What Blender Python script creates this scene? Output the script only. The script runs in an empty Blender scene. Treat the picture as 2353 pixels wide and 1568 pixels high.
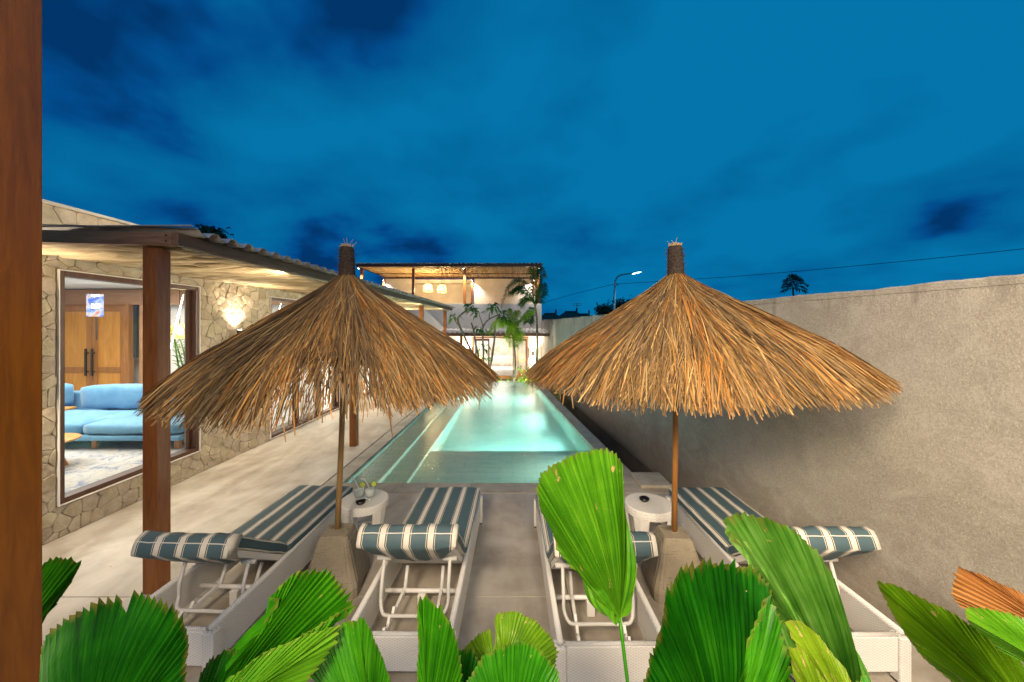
import bpy, math, random
from mathutils import Vector, Matrix, noise as mnoise
R = math.radians
scene = bpy.context.scene
col = scene.collection
random.seed(7)

# ------------------------------------------------------------------ camera
F, CX, CY, H = 862.0, 1176.5, 750.0, 2.15      # focal length / centre / horizon in units of a 2353-wide picture, eye height
cam_d = bpy.data.cameras.new('camera')
cam = bpy.data.objects.new('camera', cam_d)
col.objects.link(cam)
cam.location = (0, 0, H)
cam.rotation_euler = (R(90), 0, 0)
cam_d.sensor_width = 36
cam_d.lens = F / 2353 * 36
cam_d.shift_x = 0
cam_d.shift_y = -(784 - CY) / 2353
cam_d.clip_start = 0.05
cam_d.clip_end = 3000
scene.camera = cam

def P(x, y, d):
    """the place seen at picture position x, y when it stands d metres away"""
    return Vector(((x - CX) * d / F, d, H + (CY - y) * d / F))

# ------------------------------------------------------------------ view
scene.view_settings.view_transform = 'Standard'
scene.view_settings.look = 'None'
scene.view_settings.exposure = 1.3
scene.view_settings.gamma = 1
scene.view_settings.use_curve_mapping = False
try:
    scene.cycles.max_bounces = 8
    scene.cycles.transparent_max_bounces = 12
    scene.cycles.sample_clamp_indirect = 4
except Exception:
    pass

# ------------------------------------------------------------------ world: dusk sky with drifting cloud
world = bpy.data.worlds.new('World')
scene.world = world
world.use_nodes = True
def world_sky():
    nt = world.node_tree; N = nt.nodes; L = nt.links
    N.clear()
    out = N.new('ShaderNodeOutputWorld'); bg = N.new('ShaderNodeBackground')
    L.new(bg.outputs[0], out.inputs[0])
    tc = N.new('ShaderNodeTexCoord')
    sep = N.new('ShaderNodeSeparateXYZ'); L.new(tc.outputs['Generated'], sep.inputs[0])
    def mth(op, a, b=None, clamp=False):
        m = N.new('ShaderNodeMath'); m.operation = op; m.use_clamp = clamp
        for i, q in enumerate((a, b)):
            if q is None: continue
            if isinstance(q, (int, float)): m.inputs[i].default_value = q
            else: L.new(q, m.inputs[i])
        return m.outputs[0]
    zc = mth('ADD', mth('MAXIMUM', sep.outputs['Z'], 0.0), 0.30)
    cx = mth('DIVIDE', sep.outputs['X'], zc); cy = mth('DIVIDE', sep.outputs['Y'], zc)
    cmb = N.new('ShaderNodeCombineXYZ'); L.new(cx, cmb.inputs[0]); L.new(cy, cmb.inputs[1])
    def nz(scale, detail, rough, off, dist=0.0):
        mp = N.new('ShaderNodeMapping'); mp.inputs['Location'].default_value = off
        L.new(cmb.outputs[0], mp.inputs[0])
        n = N.new('ShaderNodeTexNoise'); n.inputs['Scale'].default_value = scale
        n.inputs['Detail'].default_value = detail; n.inputs['Roughness'].default_value = rough
        n.inputs['Distortion'].default_value = dist
        L.new(mp.outputs[0], n.inputs['Vector']); return n.outputs['Fac']
    n1 = nz(0.95, 3.5, 0.45, SKY_OFF1, 0.15)
    n2 = nz(2.4, 4, 0.5, SKY_OFF2, 0.1)
    # more open and brighter to the right and centre, cloudier to the left
    side = mth('MULTIPLY', sep.outputs['X'], 0.11)
    f = mth('ADD', mth('ADD', mth('MULTIPLY', n1, 0.58), mth('MULTIPLY', n2, 0.50)), side)
    f = mth('ADD', mth('MULTIPLY', mth('SUBTRACT', f, 0.5), 2.05), 0.53)
    ramp = N.new('ShaderNodeValToRGB'); L.new(f, ramp.inputs[0])
    cr = ramp.color_ramp
    cr.elements[0].position = 0.33; cr.elements[0].color = (0.0005, 0.035, 0.140, 1)
    cr.elements[1].position = 0.80; cr.elements[1].color = (0.0012, 0.168, 0.385, 1)
    e = cr.elements.new(0.41); e.color = (0.0006, 0.066, 0.245, 1)
    e = cr.elements.new(0.50); e.color = (0.0008, 0.108, 0.300, 1)
    e = cr.elements.new(0.60); e.color = (0.0009, 0.132, 0.330, 1)
    L.new(ramp.outputs[0], bg.inputs['Color'])
    bg.inputs['Strength'].default_value = 0.42
SKY_OFF1 = (5.187, 4.687, 0.0); SKY_OFF2 = (19.913, 9.405, 0.0)
world_sky()

def lamp(name, kind, loc, energy, colr=(1, 0.86, 0.68), size=0.3, size_y=None, spread=None, rot=None, target=None, spot=None, blend=0.6, parent=None):
    ld = bpy.data.lights.new(name, kind); ld.energy = energy; ld.color = colr
    if kind == 'AREA':
        ld.size = size
        if spread: ld.spread = R(spread)
        if size_y: ld.shape = 'RECTANGLE'; ld.size_y = size_y
    elif kind in ('POINT', 'SPOT'):
        ld.shadow_soft_size = size
    if kind == 'SPOT':
        ld.spot_size = R(spot or 100); ld.spot_blend = blend
    o = bpy.data.objects.new(name, ld); col.objects.link(o); o.location = loc
    if target is not None:
        o.rotation_euler = (Vector(target) - Vector(loc)).to_track_quat('-Z', 'Y').to_euler()
    elif rot: o.rotation_euler = rot
    if parent: o.parent = parent
    return o

WARM = (1.0, 0.85, 0.65); WHITE = (1.0, 0.93, 0.82)
# ceiling lamps of the pavilion the photographer stands in, above and behind the camera
lamp('pavilion_ceiling_light', 'AREA', (-1.2, -1.3, 3.5), 50, (1.0, 0.80, 0.57), 0.9, spread=110, target=(1.0, 3.2, 0.8))
lamp('pavilion_ceiling_light', 'AREA', (1.6, -1.1, 3.6), 66, (1.0, 0.82, 0.60), 2.0, spread=118, target=(2.7, 2.9, 1.3))

# ------------------------------------------------------------------ geometry helpers
def tag(o, label=None, cat=None, group=None, kind=None):
    if label: o['label'] = label
    if cat: o['category'] = cat
    if group: o['group'] = group
    if kind: o['kind'] = kind
    return o
def empty(name, loc=(0, 0, 0), rz=0, label=None, cat=None, group=None, kind=None, parent=None):
    o = bpy.data.objects.new(name, None); col.objects.link(o)
    o.location = loc; o.rotation_euler = (0, 0, rz); o.empty_display_size = 0.1
    if parent: o.parent = parent
    return tag(o, label, cat, group, kind)

class MB:
    def __init__(s):
        s.v = []; s.f = []; s.m = []; s.uv = []; s.c = []
        s.cur = 0; s.colr = (1, 1, 1)
    def vert(s, p): s.v.append(tuple(p)); s.c.append(s.colr); return len(s.v) - 1
    def face(s, idx, uv=None): s.f.append(tuple(idx)); s.m.append(s.cur); s.uv.append(uv)
    def box(s, x0, x1, y0, y1, z0, z1):
        b = [s.vert(p) for p in ((x0,y0,z0),(x1,y0,z0),(x1,y1,z0),(x0,y1,z0),(x0,y0,z1),(x1,y0,z1),(x1,y1,z1),(x0,y1,z1))]
        for q in ((0,3,2,1),(4,5,6,7),(0,1,5,4),(1,2,6,5),(2,3,7,6),(3,0,4,7)): s.face([b[i] for i in q])
        return s
    def bar(s, p, q, w, h=None, up=(0,0,1)):
        p = Vector(p); q = Vector(q); h = h or w
        t = (q - p).normalized(); u = Vector(up)
        if abs(t.dot(u)) > 0.98: u = Vector((0, 1, 0))
        a = t.cross(u).normalized() * w / 2; b = a.cross(t).normalized() * h / 2
        i = [s.vert(k) for k in (p-a-b, p+a-b, p+a+b, p-a+b, q-a-b, q+a-b, q+a+b, q-a+b)]
        for f in ((0,3,2,1),(4,5,6,7),(0,1,5,4),(1,2,6,5),(2,3,7,6),(3,0,4,7)): s.face([i[k] for k in f])
        return s
    def tube(s, pts, r, n=8, caps=True):
        pts = [Vector(p) for p in pts]
        rs = r if isinstance(r, (list, tuple)) else [r] * len(pts)
        rings = []; prev = None
        for i, p in enumerate(pts):
            t = (pts[min(i+1, len(pts)-1)] - pts[max(i-1, 0)]).normalized()
            if prev is None:
                a = t.cross(Vector((0, 0, 1)))
                if a.length < 0.05: a = t.cross(Vector((0, 1, 0)))
            else:
                a = prev - t * prev.dot(t)
            a.normalize(); prev = a; b = t.cross(a)
            rings.append([s.vert(p + (a*math.cos(2*math.pi*k/n) + b*math.sin(2*math.pi*k/n)) * rs[i]) for k in range(n)])
        for A, B in zip(rings, rings[1:]):
            for k in range(n): s.face((A[k], A[(k+1) % n], B[(k+1) % n], B[k]))
        if caps: s.face(rings[0][::-1]); s.face(rings[-1])
        return s
    def lathe(s, prof, n=24, c=(0, 0, 0), close=True):
        rings = []
        for r, z in prof:
            rings.append([s.vert((c[0]+r*math.cos(2*math.pi*k/n), c[1]+r*math.sin(2*math.pi*k/n), c[2]+z)) for k in range(n)])
        for A, B in zip(rings, rings[1:]):
            for k in range(n): s.face((A[k], A[(k+1) % n], B[(k+1) % n], B[k]))
        if close: s.face(rings[0][::-1]); s.face(rings[-1])
        return s
    def build(s, name, mats, parent=None, smooth=False, bevel=0, kind=None, label=None, use_col=False):
        me = bpy.data.meshes.new(name)
        me.from_pydata(s.v, [], s.f)
        if not isinstance(mats, (list, tuple)): mats = [mats]
        for m in mats: me.materials.append(m)
        if len(mats) > 1: me.polygons.foreach_set('material_index', s.m)
        if any(u is not None for u in s.uv):
            ul = me.uv_layers.new(name='UVMap')
            for p, u in zip(me.polygons, s.uv):
                if u is None: continue
                for li, c in zip(p.loop_indices, u): ul.data[li].uv = c
        if use_col:
            a = me.color_attributes.new('tint', 'FLOAT_COLOR', 'POINT')
            flat = []
            for c in s.c: flat += [c[0], c[1], c[2], 1.0]
            a.data.foreach_set('color', flat)
        if smooth: me.polygons.foreach_set('use_smooth', [True] * len(me.polygons))
        me.update()
        o = bpy.data.objects.new(name, me); col.objects.link(o)
        if parent: o.parent = parent
        if bevel:
            b = o.modifiers.new('bevel', 'BEVEL'); b.width = bevel; b.segments = 2; b.limit_method = 'ANGLE'; b.angle_limit = R(40)
        if kind: o['kind'] = kind
        if label: o['label'] = label
        return o
def bx(name, m, parent, x0, x1, y0, y1, z0, z1, bevel=0, **k):
    return MB().box(x0, x1, y0, y1, z0, z1).build(name, m, parent, bevel=bevel, **k)
def copy_tree(o, parent=None):
    c = o.copy(); col.objects.link(c)
    c.parent = parent
    for ch in list(o.children): copy_tree(ch, c)
    return c
def bez(p0, p1, p2, n=8):
    p0, p1, p2 = Vector(p0), Vector(p1), Vector(p2)
    return [(1-t)**2*p0 + 2*(1-t)*t*p1 + t*t*p2 for t in [i/n for i in range(n+1)]]
def catmull(pts, n=6):
    pts = [Vector(p) for p in pts]; q = [pts[0]*2-pts[1]] + pts + [pts[-1]*2-pts[-2]]; out = []
    for i in range(1, len(q)-2):
        a, b, c, d = q[i-1:i+3]
        for k in range(n):
            t = k/n
            out.append(0.5*((2*b)+(c-a)*t+(2*a-5*b+4*c-d)*t*t+(3*b-a-3*c+d)*t**3))
    out.append(pts[-1]); return out

# ------------------------------------------------------------------ materials
MATS = {}
class NT:
    def __init__(s, name):
        s.m = bpy.data.materials.new(name); s.m.use_nodes = True
        s.nt = s.m.node_tree; s.N = s.nt.nodes; s.L = s.nt.links
        s.b = s.N['Principled BSDF']; s.out = s.N['Material Output']; MATS[name] = s.m
    def set(s, inp, val):
        if hasattr(val, 'links') or hasattr(val, 'is_output'): s.L.new(val, inp)
        else: inp.default_value = val
    def coord(s, kind='Object', scale=(1, 1, 1), rot=(0, 0, 0), loc=(0, 0, 0)):
        tc = s.N.new('ShaderNodeTexCoord'); mp = s.N.new('ShaderNodeMapping')
        mp.inputs['Scale'].default_value = scale; mp.inputs['Rotation'].default_value = rot; mp.inputs['Location'].default_value = loc
        s.L.new(tc.outputs[kind], mp.inputs[0]); return mp.outputs[0]
    def noise(s, vec, scale, detail=4, rough=0.55, dist=0):
        n = s.N.new('ShaderNodeTexNoise'); s.L.new(vec, n.inputs['Vector'])
        n.inputs['Scale'].default_value = scale; n.inputs['Detail'].default_value = detail
        n.inputs['Roughness'].default_value = rough; n.inputs['Distortion'].default_value = dist
        return n.outputs['Fac']
    def vor(s, vec, scale, feature='F1'):
        n = s.N.new('ShaderNodeTexVoronoi'); n.feature = feature; s.L.new(vec, n.inputs['Vector'])
        n.inputs['Scale'].default_value = scale; return n.outputs['Distance']
    def wave(s, vec, scale, dist=0, axis='X', prof='SIN', dscale=1):
        n = s.N.new('ShaderNodeTexWave'); n.bands_direction = axis; n.wave_profile = prof
        s.L.new(vec, n.inputs['Vector']); n.inputs['Scale'].default_value = scale
        n.inputs['Distortion'].default_value = dist; n.inputs['Detail Scale'].default_value = dscale
        return n.outputs['Fac']
    def math(s, op, a, b=0.0, clamp=False):
        m = s.N.new('ShaderNodeMath'); m.operation = op; m.use_clamp = clamp
        s.set(m.inputs[0], a); s.set(m.inputs[1], b); return m.outputs[0]
    def ramp(s, fac, stops, interp='LINEAR'):
        r = s.N.new('ShaderNodeValToRGB'); s.L.new(fac, r.inputs[0]); cr = r.color_ramp; cr.interpolation = interp
        while len(cr.elements) < len(stops): cr.elements.new(0.5)
        for e, (p, c) in zip(cr.elements, stops):
            e.position = p; e.color = (c[0], c[1], c[2], 1) if not isinstance(c, (int, float)) else (c, c, c, 1)
        return r.outputs['Color']
    def mix(s, fac, a, b, mode='MIX'):
        m = s.N.new('ShaderNodeMix'); m.data_type = 'RGBA'; m.blend_type = mode
        s.set(m.inputs[0], fac)
        for i, q in ((6, a), (7, b)):
            if isinstance(q, tuple): m.inputs[i].default_value = (q[0], q[1], q[2], 1)
            else: s.L.new(q, m.inputs[i])
        return m.outputs[2]
    def bump(s, h, strength=0.3, dist=0.01, prev=None):
        b = s.N.new('ShaderNodeBump'); b.inputs['Strength'].default_value = strength; b.inputs['Distance'].default_value = dist
        s.L.new(h, b.inputs['Height'])
        if prev is not None: s.L.new(prev, b.inputs['Normal'])
        return b.outputs[0]
    def objrand(s):
        return s.N.new('ShaderNodeObjectInfo').outputs['Random']
    def done(s, color=None, rough=0.6, normal=None, spec=None, **k):
        if color is not None:
            if isinstance(color, tuple): s.b.inputs['Base Color'].default_value = (color[0], color[1], color[2], 1)
            else: s.L.new(color, s.b.inputs['Base Color'])
        s.set(s.b.inputs['Roughness'], rough)
        if normal is not None: s.L.new(normal, s.b.inputs['Normal'])
        if spec is not None: s.b.inputs['Specular IOR Level'].default_value = spec
        for kk, v in k.items(): s.set(s.b.inputs[kk.replace('_', ' ')], v)
        return s.m

def wood(name, a, b, c, axis='Z', rough=0.45, sc=1.0):
    t = NT(name)
    st = {'X': (0.12, 1, 1), 'Y': (1, 0.12, 1), 'Z': (1, 1, 0.12)}[axis]
    v = t.coord('Object', tuple(q*sc for q in st))
    g = t.noise(v, 28, 6, 0.62, 0.6); k = t.noise(v, 5, 3, 0.5, 0.3)
    f = t.math('ADD', t.math('MULTIPLY', g, 0.6), t.math('MULTIPLY', k, 0.4))
    cc = t.ramp(f, [(0.30, a), (0.5, b), (0.72, c)])
    fine = t.noise(v, 120, 3, 0.6)
    cc = t.mix(t.math('MULTIPLY', fine, 0.35), cc, a, 'MULTIPLY')
    return t.done(cc, rough, t.bump(g, 0.18, 0.004))
M = {}
M['post'] = wood('oiled_hardwood', (0.16, 0.043, 0.006), (0.30, 0.095, 0.017), (0.42, 0.16, 0.04), 'Z', 0.38)
M['near_post'] = wood('orange_hardwood', (0.26, 0.066, 0.001), (0.46, 0.130, 0.002), (0.60, 0.195, 0.005), 'Z', 0.35)
M['beam_x'] = wood('weathered_hardwood_across', (0.18, 0.080, 0.034), (0.32, 0.165, 0.08), (0.44, 0.26, 0.14), 'X', 0.55)
M['beam_y'] = wood('weathered_hardwood_along', (0.12, 0.055, 0.027), (0.21, 0.105, 0.055), (0.30, 0.17, 0.10), 'Y', 0.6)
M['frame'] = wood('dark_stained_frame', (0.04, 0.014, 0.006), (0.075, 0.027, 0.012), (0.12, 0.045, 0.02), 'Z', 0.4)
M['door'] = wood('honey_teak', (0.50, 0.21, 0.04), (0.66, 0.32, 0.07), (0.76, 0.42, 0.12), 'Z', 0.4, 0.6)
M['door_rail'] = wood('teak_rail', (0.30, 0.12, 0.035), (0.42, 0.18, 0.055), (0.50, 0.25, 0.09), 'Z', 0.4, 0.6)
M['beam_in'] = wood('teak_beam_indoors', (0.36, 0.19, 0.09), (0.46, 0.25, 0.13), (0.56, 0.33, 0.18), 'X', 0.5)
M['bamboo'] = wood('pale_bamboo', (0.30, 0.17, 0.06), (0.44, 0.27, 0.10), (0.55, 0.36, 0.16), 'Z', 0.4)
M['bamboo_brown'] = wood('brown_varnished_pole', (0.25, 0.10, 0.02), (0.38, 0.17, 0.04), (0.5, 0.26, 0.07), 'Z', 0.35)

def m_branch(name, a, b, c):
    t = NT(name); v = t.coord('Object', (0.25, 1, 1))
    r = t.objrand()
    g = t.noise(v, 16, 5, 0.6, 0.4)
    cc = t.ramp(g, [(0.3, a), (0.5, b), (0.7, c)])
    cc = t.mix(t.math('MULTIPLY', r, 0.8), cc, (0.50, 0.41, 0.29), 'MULTIPLY')
    return t.done(cc, 0.65, t.bump(g, 0.35, 0.01))
M['branch'] = m_branch('bleached_branch', (0.46, 0.34, 0.18), (0.54, 0.415, 0.235), (0.62, 0.49, 0.29))
M['stick'] = m_branch('brown_stick', (0.44, 0.30, 0.14), (0.62, 0.45, 0.23), (0.72, 0.55, 0.32))
def m_roof():
    t = NT('corrugated_sheet'); v = t.coord()
    n = t.noise(v, 6, 5, 0.6)
    return t.done(t.ramp(n, [(0.3, (0.30, 0.27, 0.24)), (0.7, (0.50, 0.46, 0.42))]), 0.5)
M['roof'] = m_roof()
def m_stone():
    t = NT('paras_stone'); v = t.coord(); r = t.objrand()
    n = t.noise(v, 7, 6, 0.6); n2 = t.noise(v, 38, 5, 0.65)
    vc = t.N.new('ShaderNodeVertexColor'); vc.layer_name = 'tint'
    cc = t.ramp(n, [(0.3, (0.31, 0.25, 0.17)), (0.5, (0.39, 0.32, 0.225)), (0.72, (0.47, 0.395, 0.29))])
    cc = t.mix(1.0, cc, vc.outputs['Color'], 'MULTIPLY')
    cc = t.mix(t.math('MULTIPLY', n2, 0.4), cc, (0.62, 0.55, 0.45), 'MULTIPLY')
    b = t.bump(n, 0.8, 0.035); b = t.bump(n2, 0.35, 0.008, b)
    return t.done(cc, 0.85, b, 0.2)
M['stone'] = m_stone()
def m_plain(name, c1, c2, scale=4, rough=0.8, bs=0.15, bd=0.004, fine=90, **k):
    t = NT(name); v = t.coord()
    n = t.noise(v, scale, 6, 0.6); n2 = t.noise(v, fine, 3, 0.6)
    return t.done(t.ramp(n, [(0.3, c1), (0.7, c2)]), rough, t.bump(n2, bs, bd), **k)
M['mortar'] = m_plain('mortar', (0.28, 0.225, 0.155), (0.35, 0.285, 0.205))
M['plaster'] = m_plain('cream_plaster', (0.62, 0.57, 0.49), (0.74, 0.69, 0.60), 2)
M['white_wall'] = m_plain('white_paint', (0.72, 0.70, 0.67), (0.80, 0.78, 0.75), 2)
M['grey_plaster'] = m_plain('grey_cement_plaster', (0.48, 0.44, 0.39), (0.60, 0.55, 0.49), 1.6)
M['metal_black'] = m_plain('black_metal', (0.015, 0.015, 0.015), (0.03, 0.03, 0.03), 5, 0.4)
M['steel'] = m_plain('galvanised_steel', (0.45, 0.47, 0.5), (0.6, 0.62, 0.65), 5, 0.35, Metallic=0.8)
M['dark'] = m_plain('dark_soil', (0.02, 0.016, 0.01), (0.04, 0.03, 0.02), 8)
M['floor_in'] = m_plain('pale_tile_floor', (0.58, 0.57, 0.55), (0.68, 0.67, 0.65), 2, 0.25)

def m_deck():
    t = NT('polished_cement'); v = t.coord()
    big = t.noise(v, 0.7, 5, 0.6, 0.8); mid = t.noise(v, 3.2, 6, 0.62, 0.6); fine = t.noise(v, 60, 4, 0.6)
    vs = t.coord('Object', (1, 0.35, 1), (0, 0, 0.6)); st = t.noise(vs, 2.6, 5, 0.6, 1.2)
    f = t.math('ADD', t.math('MULTIPLY', big, 0.45), t.math('ADD', t.math('MULTIPLY', mid, 0.25), t.math('MULTIPLY', st, 0.3)))
    cc = t.ramp(f, [(0.36, (0.23, 0.19, 0.14)), (0.46, (0.34, 0.295, 0.235)), (0.54, (0.44, 0.395, 0.33)), (0.64, (0.53, 0.485, 0.415))])
    warm = t.ramp(t.noise(v, 1.6, 6, 0.7, 1.5), [(0.60, 0.0), (0.74, 0.55)])
    cc = t.mix(warm, cc, (0.47, 0.36, 0.21))
    speck = t.ramp(t.vor(v, 2.6), [(0.012, 1.0), (0.02, 0.0)])
    cc = t.mix(speck, cc, (0.12, 0.09, 0.06))
    rg = t.ramp(mid, [(0.3, 0.34), (0.7, 0.55)])
    return t.done(cc, rg, t.bump(fine, 0.10, 0.002), 0.22)
M['deck'] = m_deck()
def m_stucco():
    t = NT('sand_render'); v = t.coord()
    g = t.noise(v, 75, 4, 0.75); g2 = t.vor(v, 60); big = t.noise(v, 0.9, 5, 0.6, 0.5)
    vs = t.coord('Object', (1, 1, 0.14)); streak = t.noise(vs, 2.6, 6, 0.6)
    cc = t.ramp(big, [(0.3, (0.37, 0.345, 0.295)), (0.7, (0.54, 0.505, 0.44))])
    cc = t.mix(t.ramp(g, [(0.38, 0.0), (0.66, 1.0)]), t.mix(1.0, cc, (0.72, 0.70, 0.67), 'MULTIPLY'), cc)
    cc = t.mix(t.ramp(t.noise(v, 120, 2, 0.5), [(0.62, 0.0), (0.72, 0.7)]), cc, (0.60, 0.56, 0.47))
    # damp stains running down from the top of the wall
    zc = t.N.new('ShaderNodeSeparateXYZ'); tc = t.N.new('ShaderNodeTexCoord'); t.L.new(tc.outputs['Object'], zc.inputs[0])
    edge = t.math('ADD', zc.outputs['Z'], t.math('MULTIPLY', streak, 1.9))
    dampf = t.math('SUBTRACT', edge, 3.08)
    damp = t.ramp(t.math('MULTIPLY', dampf, 1.0, True), [(0.12, 0.0), (0.2, 1.0)])
    tro = t.noise(t.coord('Object', (1, 0.6, 1.1), (0.5, 0, 0)), 3.4, 6, 0.65, 1.6)
    cc = t.mix(t.ramp(tro, [(0.50, 0.0), (0.70, 0.32)]), cc, (0.56, 0.53, 0.47))
    cc = t.mix(t.ramp(tro, [(0.30, 0.28), (0.46, 0.0)]), cc, (0.27, 0.24, 0.195))
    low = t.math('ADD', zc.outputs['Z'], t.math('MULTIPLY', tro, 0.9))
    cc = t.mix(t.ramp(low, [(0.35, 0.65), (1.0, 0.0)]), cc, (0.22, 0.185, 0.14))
    pal = t.ramp(t.noise(vs, 6, 6, 0.7), [(0.48, 0.0), (0.58, 1.0)])
    cc = t.mix(t.math('MULTIPLY', t.math('MULTIPLY', damp, pal), 0.75), cc, (0.24, 0.215, 0.18))
    return t.done(cc, 0.9, t.bump(g, 0.7, 0.006), 0.15)
M['stucco'] = m_stucco()
M['concrete_shade'] = m_plain('dark_concrete_shade', (0.11, 0.085, 0.055), (0.19, 0.15, 0.10), 3, 0.8)  # plain dark concrete; also paints the shadow band low on the boundary wall
def m_coping():
    t = NT('cement_coping'); v = t.coord(); n = t.noise(v, 3, 6, 0.62, 0.5); f = t.noise(v, 70, 3)
    return t.done(t.ramp(n, [(0.3, (0.30, 0.265, 0.205)), (0.7, (0.47, 0.425, 0.345))]), 0.65, t.bump(f, 0.1, 0.002), 0.2)
M['coping'] = m_coping()
def m_pool():
    t = NT('green_pool_stone'); v = t.coord()
    br = t.N.new('ShaderNodeTexBrick'); br.inputs['Scale'].default_value = 1.0
    br.inputs['Brick Width'].default_value = 0.4; br.inputs['Row Height'].default_value = 0.2; br.inputs['Mortar Size'].default_value = 0.004
    t.L.new(v, br.inputs['Vector'])
    br.inputs['Color1'].default_value = (0.38, 0.50, 0.42, 1); br.inputs['Color2'].default_value = (0.46, 0.57, 0.48, 1); br.inputs['Mortar'].default_value = (0.16, 0.26, 0.22, 1)
    n = t.noise(v, 2.2, 5, 0.6)
    cc = t.mix(t.ramp(n, [(0.35, 0.0), (0.7, 0.5)]), br.outputs['Color'], (0.50, 0.53, 0.42))
    return t.done(cc, 0.6)
M['pool'] = m_pool()
def m_water():
    t = NT('pool_water'); v = t.coord('Object', (1, 1, 1))
    n1 = t.noise(t.coord('Object', (1, 1.8, 1)), 5, 4, 0.6, 0.3); n2 = t.noise(t.coord('Object', (1, 2.2, 1)), 24, 3, 0.5)
    b = t.bump(n1, 0.40, 0.022); b = t.bump(n2, 0.35, 0.007, b)
    N, L = t.N, t.L
    tr = N.new('ShaderNodeBsdfRefraction'); tr.inputs['Color'].default_value = (0.80, 0.98, 0.95, 1); tr.inputs['IOR'].default_value = 1.33; tr.inputs['Roughness'].default_value = 0.02; L.new(b, tr.inputs['Normal'])
    gl = N.new('ShaderNodeBsdfGlossy'); gl.inputs['Roughness'].default_value = 0.05; L.new(b, gl.inputs['Normal'])
    lw = N.new('ShaderNodeLayerWeight'); L.new(b, lw.inputs['Normal'])
    fr = t.math('ADD', t.math('MULTIPLY', t.math('POWER', lw.outputs['Facing'], 4.0), 0.95), 0.03)
    mx = N.new('ShaderNodeMixShader'); L.new(fr, mx.inputs[0]); L.new(tr.outputs[0], mx.inputs[1]); L.new(gl.outputs[0], mx.inputs[2])
    L.new(mx.outputs[0], t.out.inputs[0]); return t.m
M['water'] = m_water()
def m_glass(name='window_glass', tint=(0.97, 0.99, 0.98)):
    t = NT(name); N, L = t.N, t.L
    tr = N.new('ShaderNodeBsdfTransparent'); tr.inputs[0].default_value = (*tint, 1)
    gl = N.new('ShaderNodeBsdfGlossy'); gl.inputs['Roughness'].default_value = 0.0
    lw = N.new('ShaderNodeLayerWeight')
    fr = t.math('ADD', t.math('MULTIPLY', t.math('POWER', lw.outputs['Facing'], 5.0), 0.9), 0.03)
    mx = N.new('ShaderNodeMixShader'); L.new(fr, mx.inputs[0]); L.new(tr.outputs[0], mx.inputs[1]); L.new(gl.outputs[0], mx.inputs[2])
    L.new(mx.outputs[0], t.out.inputs[0]); return t.m
M['glass'] = m_glass()
def m_thatch():
    t = NT('straw'); vc = t.N.new('ShaderNodeVertexColor'); vc.layer_name = 'tint'
    return t.done(t.mix(1.0, vc.outputs['Color'], (0.74, 0.74, 0.76), 'MULTIPLY'), 0.6, None, 0.3)
M['thatch'] = m_thatch()
M['rope'] = m_plain('black_fibre_rope', (0.012, 0.008, 0.006), (0.05, 0.032, 0.022), 60, 0.9, 0.8, 0.01)
def m_block():
    t = NT('cast_concrete'); v = t.coord()
    n = t.noise(v, 5, 6, 0.65); f = t.noise(v, 90, 4, 0.7)
    ln = t.noise(t.coord('Object', (0.3, 0.3, 2.5)), 45, 4, 0.7)
    cc = t.ramp(n, [(0.3, (0.20, 0.165, 0.11)), (0.7, (0.31, 0.265, 0.19))])
    cc = t.mix(t.ramp(ln, [(0.58, 0.0), (0.66, 0.75)]), cc, (0.11, 0.09, 0.06))
    b = t.bump(ln, 0.5, 0.006); b = t.bump(f, 0.4, 0.004, b)
    return t.done(cc, 0.9, b)
M['block'] = m_block()
def m_wicker(name, sx=75, sz=75):
    t = NT(name); tc = t.N.new('ShaderNodeTexCoord'); sp = t.N.new('ShaderNodeSeparateXYZ'); t.L.new(tc.outputs['Object'], sp.inputs[0])
    xy = t.math('ADD', sp.outputs['X'], sp.outputs['Y'])
    a = t.math('SINE', t.math('MULTIPLY', xy, 2*math.pi*sx)); b = t.math('SINE', t.math('MULTIPLY', t.math('ADD', sp.outputs['Z'], 0.0), 2*math.pi*sz))
    w = t.math('MULTIPLY', a, b)
    h = t.math('ADD', t.math('MULTIPLY', w, 0.5), 0.5)
    v = t.coord(); n = t.noise(v, 3, 4)
    cc = t.ramp(h, [(0.0, (0.50, 0.48, 0.45)), (0.30, (0.69, 0.67, 0.635)), (0.8, (0.77, 0.755, 0.72))])
    cc = t.mix(t.ramp(n, [(0.3, 0.0), (0.75, 0.35)]), cc, (0.62, 0.58, 0.50))
    return t.done(cc, 0.45, t.bump(h, 0.35, 0.003))
M['wicker'] = m_wicker('white_wicker', 33, 62)
M['wicker_top'] = m_wicker('white_wicker_top', 30, 45)
def m_wrap():
    t = NT('white_wrapped_tube'); v = t.coord()
    h = t.wave(t.coord('Object', (1, 1, 1)), 45, 0.5, 'DIAGONAL')
    cc = t.ramp(h, [(0.0, (0.48, 0.46, 0.42)), (0.4, (0.72, 0.70, 0.66))])
    return t.done(cc, 0.4, t.bump(h, 0.5, 0.003))
M['wrap'] = m_wrap()
M['white_metal'] = m_plain('white_powder_coat', (0.66, 0.64, 0.61), (0.76, 0.74, 0.71), 5, 0.35, 0.05)
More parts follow.
